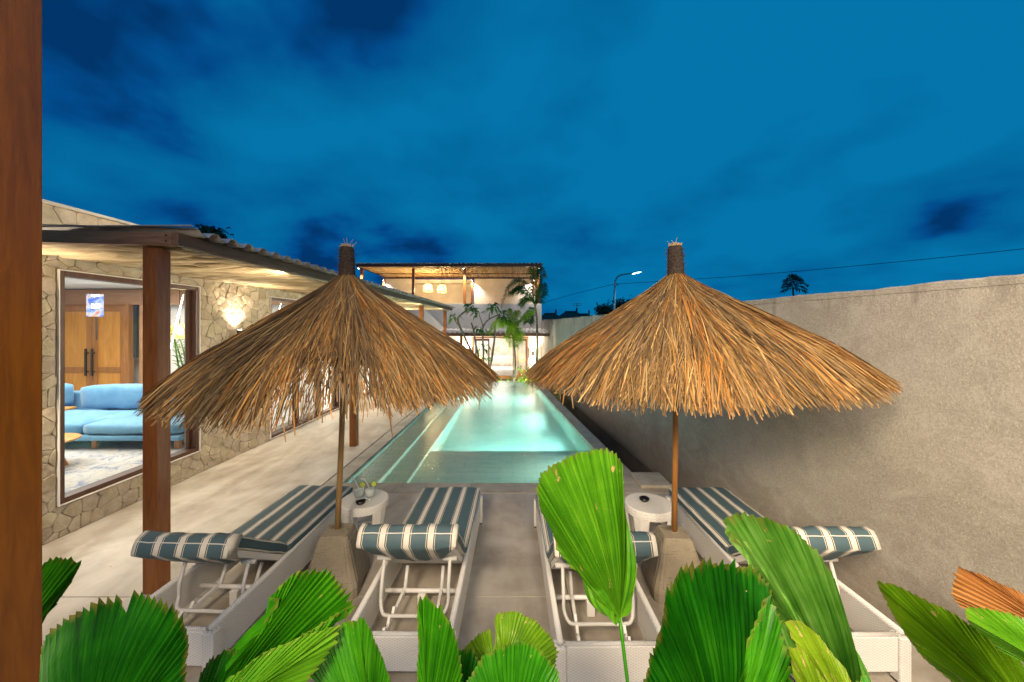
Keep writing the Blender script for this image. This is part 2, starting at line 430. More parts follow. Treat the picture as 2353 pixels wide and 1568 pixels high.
def m_stripe():
    t = NT('striped_canvas'); tc = t.N.new('ShaderNodeTexCoord'); sp = t.N.new('ShaderNodeSeparateXYZ'); t.L.new(tc.outputs['UV'], sp.inputs[0])
    u = t.math('DIVIDE', t.math('SUBTRACT', sp.outputs['X'], 0.055 - 0.245*2), 0.245)
    f = t.math('FRACT', u)
    teal = (0.070, 0.118, 0.136); brown = (0.10, 0.08, 0.055); cream = (0.66, 0.62, 0.54)
    cc = t.ramp(f, [(0.0, teal), (0.62, cream), (0.642, brown), (0.69, cream), (0.925, brown), (0.972, cream), (0.994, teal)], 'CONSTANT')
    v = t.coord(); n = t.noise(v, 9, 4, 0.6); wv = t.noise(v, 200, 2)
    cc = t.mix(t.math('MULTIPLY', n, 0.3), cc, (0.75, 0.74, 0.70), 'MULTIPLY')
    b = t.bump(n, 0.4, 0.02); b = t.bump(wv, 0.1, 0.001, b)
    return t.done(cc, 0.6, b, 0.3)
M['stripe'] = m_stripe()
M['piping'] = m_plain('cream_piping', (0.58, 0.54, 0.47), (0.68, 0.64, 0.57), 8, 0.7)
def m_fabric(name, a, b, sc=3):
    t = NT(name); v = t.coord(); n = t.noise(v, sc, 4, 0.6, 0.4); w = t.noise(v, 260, 2)
    bb = t.bump(n, 0.5, 0.03); bb = t.bump(w, 0.15, 0.001, bb)
    return t.done(t.ramp(n, [(0.3, a), (0.7, b)]), 0.85, bb, 0.2, Sheen_Weight=0.3)
M['sofa'] = m_fabric('sky_blue_velvet', (0.09, 0.25, 0.44), (0.15, 0.35, 0.55))
M['linen'] = m_fabric('white_linen', (0.62, 0.58, 0.55), (0.74, 0.71, 0.68))
M['pillow'] = m_fabric('taupe_pillow', (0.42, 0.36, 0.31), (0.52, 0.46, 0.40))
def m_rug():
    t = NT('faded_rug'); v = t.coord(); n = t.noise(v, 5, 8, 0.75, 1.5); n2 = t.noise(v, 2, 4, 0.6)
    cc = t.ramp(n, [(0.40, (0.14, 0.20, 0.34)), (0.48, (0.42, 0.42, 0.43)), (0.56, (0.55, 0.52, 0.47)), (0.66, (0.30, 0.26, 0.22))])
    cc = t.mix(t.ramp(n2, [(0.4, 0.0), (0.6, 0.55)]), cc, (0.58, 0.56, 0.53))
    return t.done(cc, 0.95)
M['rug'] = m_rug()
def m_emit(name, c, s):
    t = NT(name); return t.done((0.02, 0.02, 0.02), 0.5, Emission_Color=(*c, 1), Emission_Strength=s)
M['bulb'] = m_emit('lit_lamp_white', (1.0, 0.9, 0.75), 25)
M['bulb_warm'] = m_emit('lit_lamp_warm', (1.0, 0.7, 0.25), 45)
M['strip'] = m_emit('lit_led_strip', (1.0, 0.88, 0.7), 0.9)
M['street_led'] = m_emit('lit_street_lamp', (0.35, 0.85, 1.0), 8)
def m_rattan():
    t = NT('glowing_rattan'); v = t.coord(); n = t.wave(v, 14, 1.0, 'Z')
    return t.done((0.55, 0.33, 0.10), 0.6, Emission_Color=(1.0, 0.60, 0.12, 1), Emission_Strength=0.9)
M['rattan'] = m_rattan()
def m_arch():
    t = NT('marbled_limewash'); v = t.coord(); n = t.noise(v, 3.5, 7, 0.72, 2.0)
    return t.done(t.ramp(n, [(0.36, (0.40, 0.32, 0.25)), (0.5, (0.58, 0.52, 0.45)), (0.65, (0.66, 0.62, 0.57))]), 0.8)
M['arch'] = m_arch()
def m_reflection():
    t = NT('lit_reflection'); v = t.coord('Object'); n = t.noise(v, 6, 3, 0.5, 1.0)  # glowing colours imitate a reflection in the window glass
    cc = t.ramp(n, [(0.35, (0.10, 0.20, 0.85)), (0.47, (0.45, 0.60, 1.0)), (0.56, (0.9, 0.9, 1.0)), (0.64, (1.0, 0.45, 0.2)), (0.7, (0.8, 0.2, 0.5))])
    return t.done((0.02, 0.02, 0.02), 0.3, Emission_Color=cc, Emission_Strength=0.42)
M['reflection'] = m_reflection()
def m_leaf(name, dark, mid, light, spots=0.66, trans=0.25, rough=0.32, spec=0.3):
    t = NT(name); tc = t.N.new('ShaderNodeTexCoord')
    mp = t.N.new('ShaderNodeMapping'); mp.inputs['Scale'].default_value = (70, 1.2, 1); t.L.new(tc.outputs['UV'], mp.inputs[0])
    st = t.noise(mp.outputs[0], 1.0, 5, 0.6)
    v = t.coord(); big = t.noise(v, 5, 4, 0.6)
    mp2 = t.N.new('ShaderNodeMapping'); mp2.inputs['Scale'].default_value = (26, 7, 1); t.L.new(tc.outputs['UV'], mp2.inputs[0])
    sn = t.noise(mp2.outputs[0], 1.0, 4, 0.7)
    f = t.math('ADD', t.math('MULTIPLY', st, 0.62), t.math('MULTIPLY', big, 0.38))
    dark, mid, light = [tuple(q*0.84 for q in c_) for c_ in (dark, mid, light)]
    cc = t.ramp(f, [(0.38, dark), (0.5, mid), (0.62, light)])
    cc = t.mix(t.ramp(sn, [(spots, 0.0), (spots+0.025, 1.0)]), cc, (0.45, 0.33, 0.12))
    su = t.N.new('ShaderNodeSeparateXYZ'); t.L.new(tc.outputs['UV'], su.inputs[0])
    tip = t.math('MULTIPLY', t.math('SUBTRACT', t.math('ADD', su.outputs['Y'], t.math('MULTIPLY', sn, 0.22)), 1.075), 12.0, True)
    cc = t.mix(t.math('MULTIPLY', tip, 0.75), cc, (0.26, 0.16, 0.04))
    m = t.done(cc, rough+.08, t.bump(st, 0.3, 0.003), spec)
    N, L = t.N, t.L
    tl = N.new('ShaderNodeBsdfTranslucent'); L.new(cc, tl.inputs[0])
    mx = N.new('ShaderNodeMixShader'); mx.inputs[0].default_value = trans
    L.new(t.b.outputs[0], mx.inputs[1]); L.new(tl.outputs[0], mx.inputs[2]); L.new(mx.outputs[0], t.out.inputs[0])
    return m
M['leaf_dark'] = m_leaf('fan_leaf_dark', (0.003, 0.045, 0.002), (0.008, 0.11, 0.003), (0.03, 0.20, 0.006), 0.73, spec=0.12)
M['leaf_mid'] = m_leaf('fan_leaf_green', (0.010, 0.10, 0.002), (0.035, 0.23, 0.004), (0.09, 0.36, 0.010), 0.70, spec=.22)
M['leaf_bright'] = m_leaf('fan_leaf_bright', (0.04, 0.18, 0.004), (0.09, 0.31, 0.008), (0.19, 0.46, 0.02), 0.66, trans=.35)
M['leaf_pale'] = m_leaf('fan_leaf_pale', (0.03, 0.16, 0.01), (0.13, 0.36, 0.04), (0.30, 0.56, 0.13), 0.70, trans=.3)
M['leaf_yellow'] = m_leaf('fan_leaf_yellowing', (0.10, 0.21, 0.006), (0.20, 0.34, 0.01), (0.33, 0.42, 0.03), 0.62)
M['leaf_olive'] = m_leaf('fan_leaf_olive', (0.05, 0.16, 0.003), (0.12, 0.28, 0.005), (0.22, 0.40, 0.012), 0.66, trans=.35, spec=.25)
M['leaf_brown'] = m_leaf('fan_leaf_dried', (0.26, 0.10, 0.03), (0.42, 0.18, 0.05), (0.52, 0.27, 0.10), 0.9)
M['foliage'] = m_leaf('garden_leaf', (0.06, 0.17, 0.02), (0.11, 0.27, 0.04), (0.20, 0.38, 0.07), 0.9)
M['palm'] = m_leaf('palm_leaflet', (0.015, 0.07, 0.01), (0.03, 0.12, 0.02), (0.06, 0.20, 0.03), 0.9)
M['palm_lit'] = m_leaf('palm_leaflet_lit', (0.16, 0.36, 0.01), (0.28, 0.52, 0.02), (0.42, 0.62, 0.05), 0.9)  # lamplight on these leaves is put into the brighter green
M['bark'] = m_plain('grey_bark', (0.10, 0.08, 0.055), (0.24, 0.20, 0.15), 12, 0.9, 0.5, 0.01)
M['palm_trunk'] = m_plain('ringed_palm_trunk', (0.09, 0.085, 0.045), (0.20, 0.18, 0.11), 9, 0.8, 0.5, 0.01)
M['night_leaf'] = m_plain('far_foliage', (0.03, 0.06, 0.02), (0.05, 0.09, 0.03), 3, 0.8)
M['far_roof'] = m_plain('clay_roof_tiles', (0.10, 0.045, 0.03), (0.16, 0.07, 0.045), 6, 0.8)
M['lining'] = m_plain('gap_shade_brown', (0.05, 0.03, 0.015), (0.09, 0.055, 0.03), 5)  # dark brown that paints shade between the ceiling branches
M['ground'] = m_plain('earth', (0.06, 0.05, 0.035), (0.10, 0.085, 0.06), 0.5, 0.95)
M['lime'] = m_plain('lime_slice', (0.42, 0.52, 0.05), (0.60, 0.68, 0.15), 60, 0.4)
M['lime_rind'] = m_plain('lime_rind', (0.05, 0.16, 0.01), (0.08, 0.24, 0.02), 20, 0.4)
M['ash'] = m_plain('black_glazed_clay', (0.006, 0.005, 0.005), (0.015, 0.012, 0.012), 9, 0.15)
M['drink'] = m_plain('cloudy_lime_soda', (0.58, 0.62, 0.60), (0.72, 0.75, 0.73), 30, 0.3)
M['glassware'] = m_glass('drinking_glass', (0.93, 0.95, 0.94))
M['cushion_white'] = M['linen']

# =================================================================== SETTING
WZ = -0.045                       # water level
LV = -0.0157                      # villa side turned this much, boundary wall side RV
RV = 0.079
def lx(x0, d): return x0 + 0.0157 * d
def rx(x0, d): return x0 - 0.079 * d
def prism(name, m, parent, poly, z0, z1, bevel=0, **k):
    b = MB(); n = len(poly)
    lo = [b.vert((x, y, z0)) for x, y in poly]; hi = [b.vert((x, y, z1)) for x, y in poly]
    b.face(lo[::-1]); b.face(hi)
    for i in range(n): b.face((lo[i], lo[(i+1) % n], hi[(i+1) % n], hi[i]))
    return b.build(name, m, parent, bevel=bevel, **k)

gb = MB(); i = [gb.vert(p) for p in ((-900, -60, -1.7), (900, -60, -1.7), (900, 1800, -1.7), (-900, 1800, -1.7))]; gb.face(i)
gb.build('ground', M['ground'], kind='structure')

# terrace: cement slabs with open joints
deck = empty('terrace', kind='structure')
g = 0.006
fx0, fx1 = 0.9, 12.5
PE0 = 5.15            # near edge of the pool
JC = 4.84             # joint between coping and the slabs under the loungers
prism('slab', M['deck'], deck, [(lx(-4.7, 0.3), 0.3), (lx(-2.658, 0.3), 0.3), (lx(-2.658, 2.977), 2.977), (lx(-4.7, 2.977), 2.977)], -0.14, 0, 0.003)
prism('slab', M['deck'], deck, [(lx(-4.7, 2.983), 2.983), (lx(-2.658, 2.983), 2.983), (lx(-2.658, 15.9), 15.9), (lx(-4.7, 15.9), 15.9)], -0.14, 0, 0.003)
for (x0, x1) in ((None, 0.447), (0.453, None)):
    for (y0, y1) in ((0.3, 2.977), (2.983, 4.828)):
        pl = []
        for y in (y0, y1):
            a = lx(-2.646, y) if x0 is None else x0
            c = rx(2.95, y) if x1 is None else x1
            pl.append((a, c))
        prism('slab', M['deck'], deck, [(pl[0][0], y0), (pl[0][1], y0), (pl[1][1], y1), (pl[1][0], y1)], -0.14, 0, 0.003)
bx('terrace_bed', M['concrete_shade'], deck, -4.6, 2.4, 0.35, 4.8, -1.6, -0.141)
prism('terrace_bed', M['concrete_shade'], deck, [(lx(-4.7, 4.8), 4.8), (lx(-2.66, 4.8), 4.8), (lx(-2.66, 15.9), 15.9), (lx(-4.7, 15.9), 15.9)], -1.6, -0.141)
prism('terrace_bed', M['concrete_shade'], deck, [(2.4, 0.35), (rx(2.94, .35), 0.35), (rx(2.94, 4.8), 4.8), (2.4, 4.8)], -1.6, -0.141)

# pool
pool = empty('swimming_pool', kind='structure')
PEND = 14.8
LIX, RIX, ROX = -2.41, 1.96, 2.205   # inner left, inner right, outer right edges
def cop(x0f, x1f, y0, y1, name='coping_slab'):
    return prism(name, M['coping'], pool, [(x0f(y0), y0), (x1f(y0), y0), (x1f(y1), y1), (x0f(y1), y1)], -0.10, 0.0, 0.004)
jy = [4.846, 6.6, 8.4, 10.2, 12.0, 13.6, 14.8]
for a, b_ in zip(jy, jy[1:]):
    a2 = a if a > 5 else PE0 - 0.0
    cop(lambda y: lx(-2.64, y), lambda y: lx(LIX, y), max(a, 5.153) + 0.002, b_ - 0.002)
    cop(lambda y: rx(RIX, y), lambda y: rx(ROX, y), max(a, 5.153) + 0.002, b_ - 0.002)
xs = [lx(-2.64, 5), -1.55, -0.55, 0.45, 1.45, 2.02]
for a, b_ in zip(xs, xs[1:]):
    bx('coping_slab', M['coping'], pool, a + 0.002, b_ - 0.002, 4.842, 5.150, -0.10, 0.0, 0.004)
bx('coping_corner', M['coping'], pool, 1.70, 2.12, 4.95, 5.40, 0.004, 0.05, 0.008)
bx('coping_return', M['coping'], pool, 2.024, 2.54, 4.842, 4.98, -0.10, 0.002, 0.004)
# basin walls and floors (one open shell, stone lined)
def shell():
    b = MB(); zt = -0.102; zd = -1.15; zs = -0.42; ys = 6.98
    def q(*pts): b.face([b.vert(p) for p in pts])
    L0 = lambda y: lx(LIX, y); R0 = lambda y: rx(RIX, y)
    q((L0(PE0), PE0, zs), (L0(ys), ys, zs), (L0(ys), ys, 0-.1), (L0(PE0), PE0, -.1))
    q((L0(ys), ys, zd), (L0(PEND), PEND, zd), (L0(PEND), PEND, zt), (L0(ys), ys, zt))
    q((R0(PE0), PE0, zs), (R0(PE0), PE0, zt), (R0(ys), ys, zt), (R0(ys), ys, zs))
    q((R0(ys), ys, zd), (R0(ys), ys, zt), (R0(PEND), PEND, zt), (R0(PEND), PEND, zd))
    q((L0(PE0), PE0, zs), (L0(PE0), PE0, zt), (R0(PE0), PE0, zt), (R0(PE0), PE0, zs))
    q((L0(PE0), PE0, zs), (R0(PE0), PE0, zs), (R0(ys), ys, zs), (L0(ys), ys, zs))
    q((L0(ys), ys, zs), (R0(ys), ys, zs), (R0(ys), ys, zd), (L0(ys), ys, zd))
    q((L0(ys), ys, zd), (R0(ys), ys, zd), (R0(PEND), PEND, zd), (L0(PEND), PEND, zd))
    q((L0(PEND), PEND, zd), (R0(PEND), PEND, zd), (R0(PEND), PEND, WZ - 0.004), (L0(PEND), PEND, WZ - 0.004))
    return b.build('basin', M['pool'], pool)
shell()
prism('basin_wall', M['concrete_shade'], pool, [(rx(RIX+0.02, 5.0), 5.0), (rx(ROX-0.006, 5.0), 5.0), (rx(ROX-0.006, PEND), PEND), (rx(RIX+0.02, PEND), PEND)], -1.65, -0.103)
bx('overflow_wall', M['pool'], pool, lx(LIX, PEND)-0.2, rx(RIX, PEND)+0.2, PEND+0.002, PEND + 0.12, -1.6, WZ - 0.008)
for k, (w0, w1, zt) in enumerate(((0.004, 0.40, -0.20), (0.402, 0.78, -0.34))):
    prism('step', M['pool'], pool, [(lx(LIX + w0, 5.155), 5.155), (lx(LIX + w1, 5.155), 5.155), (lx(LIX + w1, 11.5), 11.5), (lx(LIX + w0, 11.5), 11.5)], -1.4, zt, 0.02)
wb = MB()
nx, ny = 1, 1
idx = [wb.vert((lx(LIX, PE0), PE0, WZ)), wb.vert((rx(RIX, PE0), PE0, WZ)), wb.vert((rx(RIX, PEND+.1), PEND+.1, WZ)), wb.vert((lx(LIX, PEND+.1), PEND+.1, WZ))]
wb.face(idx); wb.build('water', M['water'], None, kind='structure')
AQ = (0.50, 0.98, 1.0)
for k, y in enumerate((7.9, 10.2, 12.6)):
    l = lamp('pool_light', 'AREA', (rx(RIX, y) - 0.05, y, -0.62), 30, AQ, 2.2, 0.3, spread=150, target=(-1.5, y + 0.1, -0.66))
    pf = MB().lathe([(0.11, 0), (0.11, 0.03), (0.09, 0.035)], 20).build('pool_lamp', M['white_metal'], pool, smooth=True)
    pf.rotation_euler = (0, R(-90), 0); pf.location = (rx(RIX, y) - 0.004, y, -0.75)
lamp('pool_light', 'AREA', (rx(RIX, 6.0) - 0.05, 6.0, -0.26), 22, (0.8, 1.0, 0.9), 0.5, spread=120, target=(-1.0, 6.0, -0.42))  # extra lamp added to brighten the shallow shelf, no fixture here
lamp('pool_light', 'AREA', (-0.1, 7.02, -0.8), 22, AQ, 1.6, 0.25, spread=110, target=(-0.1, 10, -1.1))
lamp('pool_light', 'AREA', (lx(LIX, 12.8) + 0.1, 12.8, -0.75), 24, AQ, 2.2, 0.3, spread=120, target=(1.5, 12.6, -1.0))

# garden strip sunk beyond the pool
bx('garden', M['dark'], None, -6.0, 2.2, PEND + 0.14, 18.0, -1.6, -0.97, kind='structure')

# boundary wall
bw = empty('boundary_wall', rz=RV, label='long rough grey-brown rendered boundary wall on the right of the pool, stained along its top', cat='wall')
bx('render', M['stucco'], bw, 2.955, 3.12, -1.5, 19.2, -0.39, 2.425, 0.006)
bx('concrete_shade', M['concrete_shade'], bw, 2.962, 3.11, -1.5, 19.2, -1.69, -0.392)  # darker band paints the coping's shadow onto the foot of the wall
wt = MB(); rw = random.Random(77); prv = None
for i in range(420):
    y_ = -1.5 + 20.7*i/419; a_ = mnoise.noise(Vector((y_*1.7, 0, 3)))*.012 + rw.uniform(-.003, .003); e_ = mnoise.noise(Vector((y_*3.1, 5, 3)))*.004
    cur = [wt.vert(q) for q in ((2.951+e_, y_, 2.385), (2.949+e_, y_, 2.425+a_*.6), (2.962+e_, y_, 2.437+a_), (3.124, y_, 2.437+a_*.5), (3.124, y_, 2.385))]
    if prv:
        for k in range(4): wt.face((prv[k], cur[k], cur[k+1], prv[k+1]))
    prv = cur
wt.build('wall_top', M['stucco'], bw)

# =================================================================== VILLA (left)
villa = empty('villa', rz=LV, label='single-storey villa with crazy stone facing and large brown framed windows, left of the terrace', cat='house')
WX = -4.665; VH = 3.36
W1 = (3.727, 5.40, 0.333, 2.72); W2 = (6.98, 9.7, 0.03, 2.70); W3 = (11.2, 13.6, 0.03, 2.70)
wins = [W1, W2, W3]
def wallbox(y0, y1, z0, z1): bx('wall', M['mortar'], villa, WX - 0.2, WX, y0, y1, z0, z1)
yprev = 0.5
for (a, b_, z0, z1) in wins:
    wallbox(yprev, a, -0.15, VH); wallbox(a, b_, z1, VH)
    if z0 > -0.14: wallbox(a, b_, -0.15, z0)
    yprev = b_
wallbox(yprev, 15.4, -0.15, VH)
bx('parapet_cap', M['coping'], villa, WX - 0.23, WX + 0.045, 0.5, 15.4, VH + 0.001, VH + 0.03, 0.004)

# crazy paving stones: voronoi cells clipped by half planes
def voronoi(pts, x0, x1, y0, y1, jobs=None):
    cell = 0.34; grid = {}
    for i, p in enumerate(pts): grid.setdefault((int(p[0]//cell), int(p[1]//cell)), []).append(i)
    res = []
    for i, p in enumerate(pts):
        poly = [(x0, y0), (x1, y0), (x1, y1), (x0, y1)]
        gx, gy = int(p[0]//cell), int(p[1]//cell); nb = []
        for a in range(gx-2, gx+3):
            for c in range(gy-2, gy+3): nb += grid.get((a, c), [])
        nb = sorted((j for j in nb if j != i), key=lambda j: (pts[j][0]-p[0])**2+(pts[j][1]-p[1])**2)[:16]
        for j in nb:
            q = pts[j]; mx, my = (p[0]+q[0])/2, (p[1]+q[1])/2; nx, ny = q[0]-p[0], q[1]-p[1]
            out = []
            for k in range(len(poly)):
                A, B = poly[k], poly[(k+1) % len(poly)]
                da = (A[0]-mx)*nx+(A[1]-my)*ny; db = (B[0]-mx)*nx+(B[1]-my)*ny
                if da <= 0: out.append(A)
                if (da < 0 < db) or (db < 0 < da):
                    t = da/(da-db); out.append((A[0]+(B[0]-A[0])*t, A[1]+(B[1]-A[1])*t))
            poly = out
            if len(poly) < 3: break
        if len(poly) >= 3: res.append(poly)
        else: res.append(None)
    return res
def clip_rect(poly, ax, val, keep_less):
    out = []
    for k in range(len(poly)):
        A, B = poly[k], poly[(k+1) % len(poly)]
        da = (A[ax]-val) * (1 if keep_less else -1); db = (B[ax]-val) * (1 if keep_less else -1)
        if da <= 0: out.append(A)
        if (da < 0 < db) or (db < 0 < da):
            t = da/(da-db); out.append((A[0]+(B[0]-A[0])*t, A[1]+(B[1]-A[1])*t))
    return out
rs = random.Random(11)
pts = []
y = 2.85
while y < 15.4:                      # uneven seeds: mostly big stones with small ones wedged between
    z = -0.05
    while z < VH:
        pts.append((y + rs.uniform(-.085, .085), z + rs.uniform(-.062, .062)))
        if rs.random() < 0.30: pts.append((y + rs.uniform(.04, .2), z + rs.uniform(.03, .15)))
        z += 0.132
    y += 0.195
cells = voronoi(pts, 2.7, 15.4, 0.0, VH)
stones = []
def area(p): return abs(sum(p[k][0]*p[(k+1) % len(p)][1]-p[(k+1) % len(p)][0]*p[k][1] for k in range(len(p))))/2
for c in cells:
    if not c: continue
    pieces = [c]
    for (a, b_, z0, z1) in wins:
        nxt = []
        for pc in pieces:
            ys_ = [q[0] for q in pc]; zs_ = [q[1] for q in pc]
            if max(ys_) <= a or min(ys_) >= b_ or max(zs_) <= z0 or min(zs_) >= z1: nxt.append(pc); continue
            L_ = clip_rect(pc, 0, a-0.02, True) if min(ys_) < a-0.02 else []
            R_ = clip_rect(pc, 0, b_+0.02, False) if max(ys_) > b_+0.02 else []
            if len(L_) >= 3: nxt.append(L_)
            elif len(R_) >= 3: nxt.append(R_)
            else:
                T_ = clip_rect(pc, 1, z1+0.02, False); B_ = clip_rect(pc, 1, z0-0.02, True)
                if len(T_) >= 3: nxt.append(T_)
                if len(B_) >= 3: nxt.append(B_)
        pieces = nxt
    for pc in pieces:
        if area(pc) > 0.0011: stones.append(pc)
def stone_geo(b, poly):
    cy_ = sum(p[0] for p in poly)/len(poly); cz_ = sum(p[1] for p in poly)/len(poly)
    t = rs.uniform(0.90, 1.10); b.colr = (t, t*rs.uniform(.97, 1.02), t*rs.uniform(.92, 1.03))
    hgt = rs.uniform(0.008, 0.019); ty, tz = rs.uniform(-.05, .05), rs.uniform(-.05, .05)
    sz = math.sqrt(area(poly)); gap = 0.0004
    # round off the corners with one cut each
    pp = []
    n = len(poly)
    for k in range(n):
        A, B, C = poly[k-1], poly[k], poly[(k+1) % n]
        pp.append((B[0]+(A[0]-B[0])*.16, B[1]+(A[1]-B[1])*.16)); pp.append((B[0]+(C[0]-B[0])*.16, B[1]+(C[1]-B[1])*.16))
    def ring(inset, h):
        out = []
        f = max(0.3, 1 - inset*2/max(sz, .02))
        for p in pp:
            yy = cy_+(p[0]-cy_)*f; zz = cz_+(p[1]-cz_)*f
            hh = h + (ty*(yy-cy_)+tz*(zz-cz_) + rs.uniform(-.002, .002) if h > 0 else 0)
            out.append(b.vert((WX + max(0.001, hh), yy, zz)))
        return out
    r0 = ring(gap, 0); r1 = ring(gap + .001, hgt*.6); r2 = ring(gap + .006, hgt)
    for A, B in ((r0, r1), (r1, r2)):
        for k in range(len(A)): b.face((A[k], A[(k+1) % len(A)], B[(k+1) % len(A)], B[k]))
    c = b.vert((WX + hgt + rs.uniform(0, .006), cy_+rs.uniform(-.2, .2)*sz, cz_+rs.uniform(-.2, .2)*sz))
    for k in range(len(r2)): b.face((r2[k], r2[(k+1) % len(r2)], c))
def vis(p):
    yc = sum(q[0] for q in p)/len(p)
    return area(p)/yc**3 if yc > 3.35 else -1
stones.sort(key=vis, reverse=True)
rest = MB()
for k, p in enumerate(stones):
    if k < 299:
        b = MB(); stone_geo(b, p); b.build('stone', M['stone'], villa, smooth=False, use_col=True)
    else: stone_geo(rest, p)
rest.build('stone_facing', M['stone'], villa, smooth=False, use_col=True, kind='stuff')

def window(a, b_, z0, z1, mull=()):
    fr = MB(); w = 0.055; X0, X1 = WX - 0.13, WX + 0.012
    fr.box(X0, X1, a, a+w, z0, z1); fr.box(X0, X1, b_-w, b_, z0, z1)
    fr.box(X0, X1, a+w, b_-w, z1-w, z1); fr.box(X0, X1, a+w, b_-w, z0, z0+w)
    for m in mull: fr.box(X0+.01, X1-.01, m-w/2, m+w/2, z0+w, z1-w)
    # inner bead
    fr.box(X0+.02, X0+.07, a+w, a+w+.03, z0+w, z1-w); fr.box(X0+.02, X0+.07, b_-w-.03, b_-w, z0+w, z1-w)
    f = fr.build('window', M['frame'], villa, bevel=0.004)
    edges = [a+w] + sorted(mull) + [b_-w]
    for e0, e1 in zip(edges, edges[1:]):
        bx('pane', M['glass'], f, WX-0.085, WX-0.077, e0+.002, e1-.002, z0+w, z1-w)
    tr = MB(); e = 0.008
    tr.box(WX+.001, WX+.03, a-e, a, z0-e, z1+e); tr.box(WX+.001, WX+.03, b_, b_+e, z0-e, z1+e)
    tr.box(WX+.001, WX+.03, a, b_, z0-e, z0); tr.box(WX+.001, WX+.03, a, b_, z1, z1+e)
    tr.build('trim', M['plaster'], f)
window(*W1); window(*W2, mull=(7.9, 8.8)); window(*W3, mull=(12.0, 12.8))
# room behind the windows
RFZ = 0.13
bx('room_floor', M['floor_in'], villa, -12.6, WX-0.21, 1.5, 9.0, -0.15, RFZ)
bx('room_ceiling', M['white_wall'], villa, -12.6, WX-0.21, 1.5, 15.0, 3.05, 3.2)
bx('room_wall', M['white_wall'], villa, -12.6, WX-0.21, 9.1, 9.25, RFZ-.1, 3.05)
bx('room_wall', M['white_wall'], villa, -12.75, -12.6, 1.5, 15.0, -.15, 3.05)
bx('room_wall', M['white_wall'], villa, -12.6, WX-0.21, 1.35, 1.5, -.15, 3.05)
bx('room_wall', M['white_wall'], villa, -7.7, -7.6, 9.26, 15.0, -.15, 3.05)
bx('room_wall', M['white_wall'], villa, -7.6, WX-0.21, 15.0, 15.1, -.15, 3.05)
bx('room_floor', M['floor_in'], villa, -7.6, WX-0.21, 9.26, 15.0, -0.15, 0.0)
bx('room_beam', M['beam_in'], villa, -12.5, WX-0.215, 8.78, 8.97, 2.66, 3.045-.02, 0.004)
lamp('room_ceiling_light', 'AREA', (-7.6, 6.2, 3.0), 120, (1.0, 0.93, 0.84), 3.0, 3.5, rot=(0, 0, 0))
lamp('room_ceiling_light', 'AREA', (-6.2, 11.6, 3.0), 170, (1.0, 0.90, 0.78), 2.0, 4.5, rot=(0, 0, 0))

# double door inside
def in_box(x0p, x1p, y0p, y1p, d, th):   # box whose face fills that picture rectangle at distance d
    a = P(x0p, y1p, d); b_ = P(x1p, y0p, d); return a.x, b_.x, d, d+th, a.z, b_.z
dd = empty('double_door', label='tall honey-coloured teak double door with long black pull handles, inside the villa behind the sofa', cat='door')
dz0 = RFZ; dy = 8.9
def dpx(x): return (x - CX) * dy / F
dtop = H + (CY - 703) * dy / F
bx('door_frame', M['door_rail'], dd, dpx(127), dpx(134), dy-.03, dy+.1, dz0, dtop + .03, .004)
bx('door_frame', M['door_rail'], dd, dpx(289), dpx(298), dy-.03, dy+.1, dz0, dtop + .03, .004)
bx('door_frame', M['door_rail'], dd, dpx(134)+.002, dpx(289)-.002, dy-.03, dy+.1, dtop, dtop+.03)
mid = dpx(211)
for (a, c, hx) in ((dpx(134)+.006, mid-.004, -1), (mid+.004, dpx(289)-.006, 1)):
    lf = bx('door_leaf', M['door'], dd, a, c, dy+.02, dy+.06, dz0+.01, dtop-.005)
    fm = MB(); s = .13
    fm.box(a, a+s, dy, dy+.019, dz0+.01, dtop-.005); fm.box(c-s, c, dy, dy+.019, dz0+.01, dtop-.005)
    for zz in (dz0+.01, 1.05, dtop-.005-s): fm.box(a+s, c-s, dy, dy+.019, zz, zz+s)
    fm.build('door_rails', M['door_rail'], lf, bevel=.004)
    hh = MB(); hxp = mid + hx*.075
    hh.box(hxp-.02, hxp+.02, dy-.08, dy-.05, 0.98, 1.62)
    hh.box(hxp-.008, hxp+.008, dy-.05, dy, 1.06, 1.09); hh.box(hxp-.008, hxp+.008, dy-.05, dy, 1.5, 1.53)
    hh.build('door_handle', M['metal_black'], lf, bevel=.004)
    for zz in (1.3, 2.3): bx('hinge', M['steel'], lf, (a-.01 if hx < 0 else c-.015), (a+.015 if hx < 0 else c+.01), dy-.012, dy-.001, zz, zz+.1)
bx('glass_sidelight', MATS['window_glass'], dd, dpx(299), dpx(312), dy-.0, dy+.01, dz0, dtop)
bx('dark_panel', M['metal_black'], dd, dpx(303), dpx(313), dy+.03, dy+.06, 1.4, dtop)
bx('inner_post', M['beam_in'], villa, dpx(313), dpx(322), 8.7, 8.88, RFZ, 2.655)
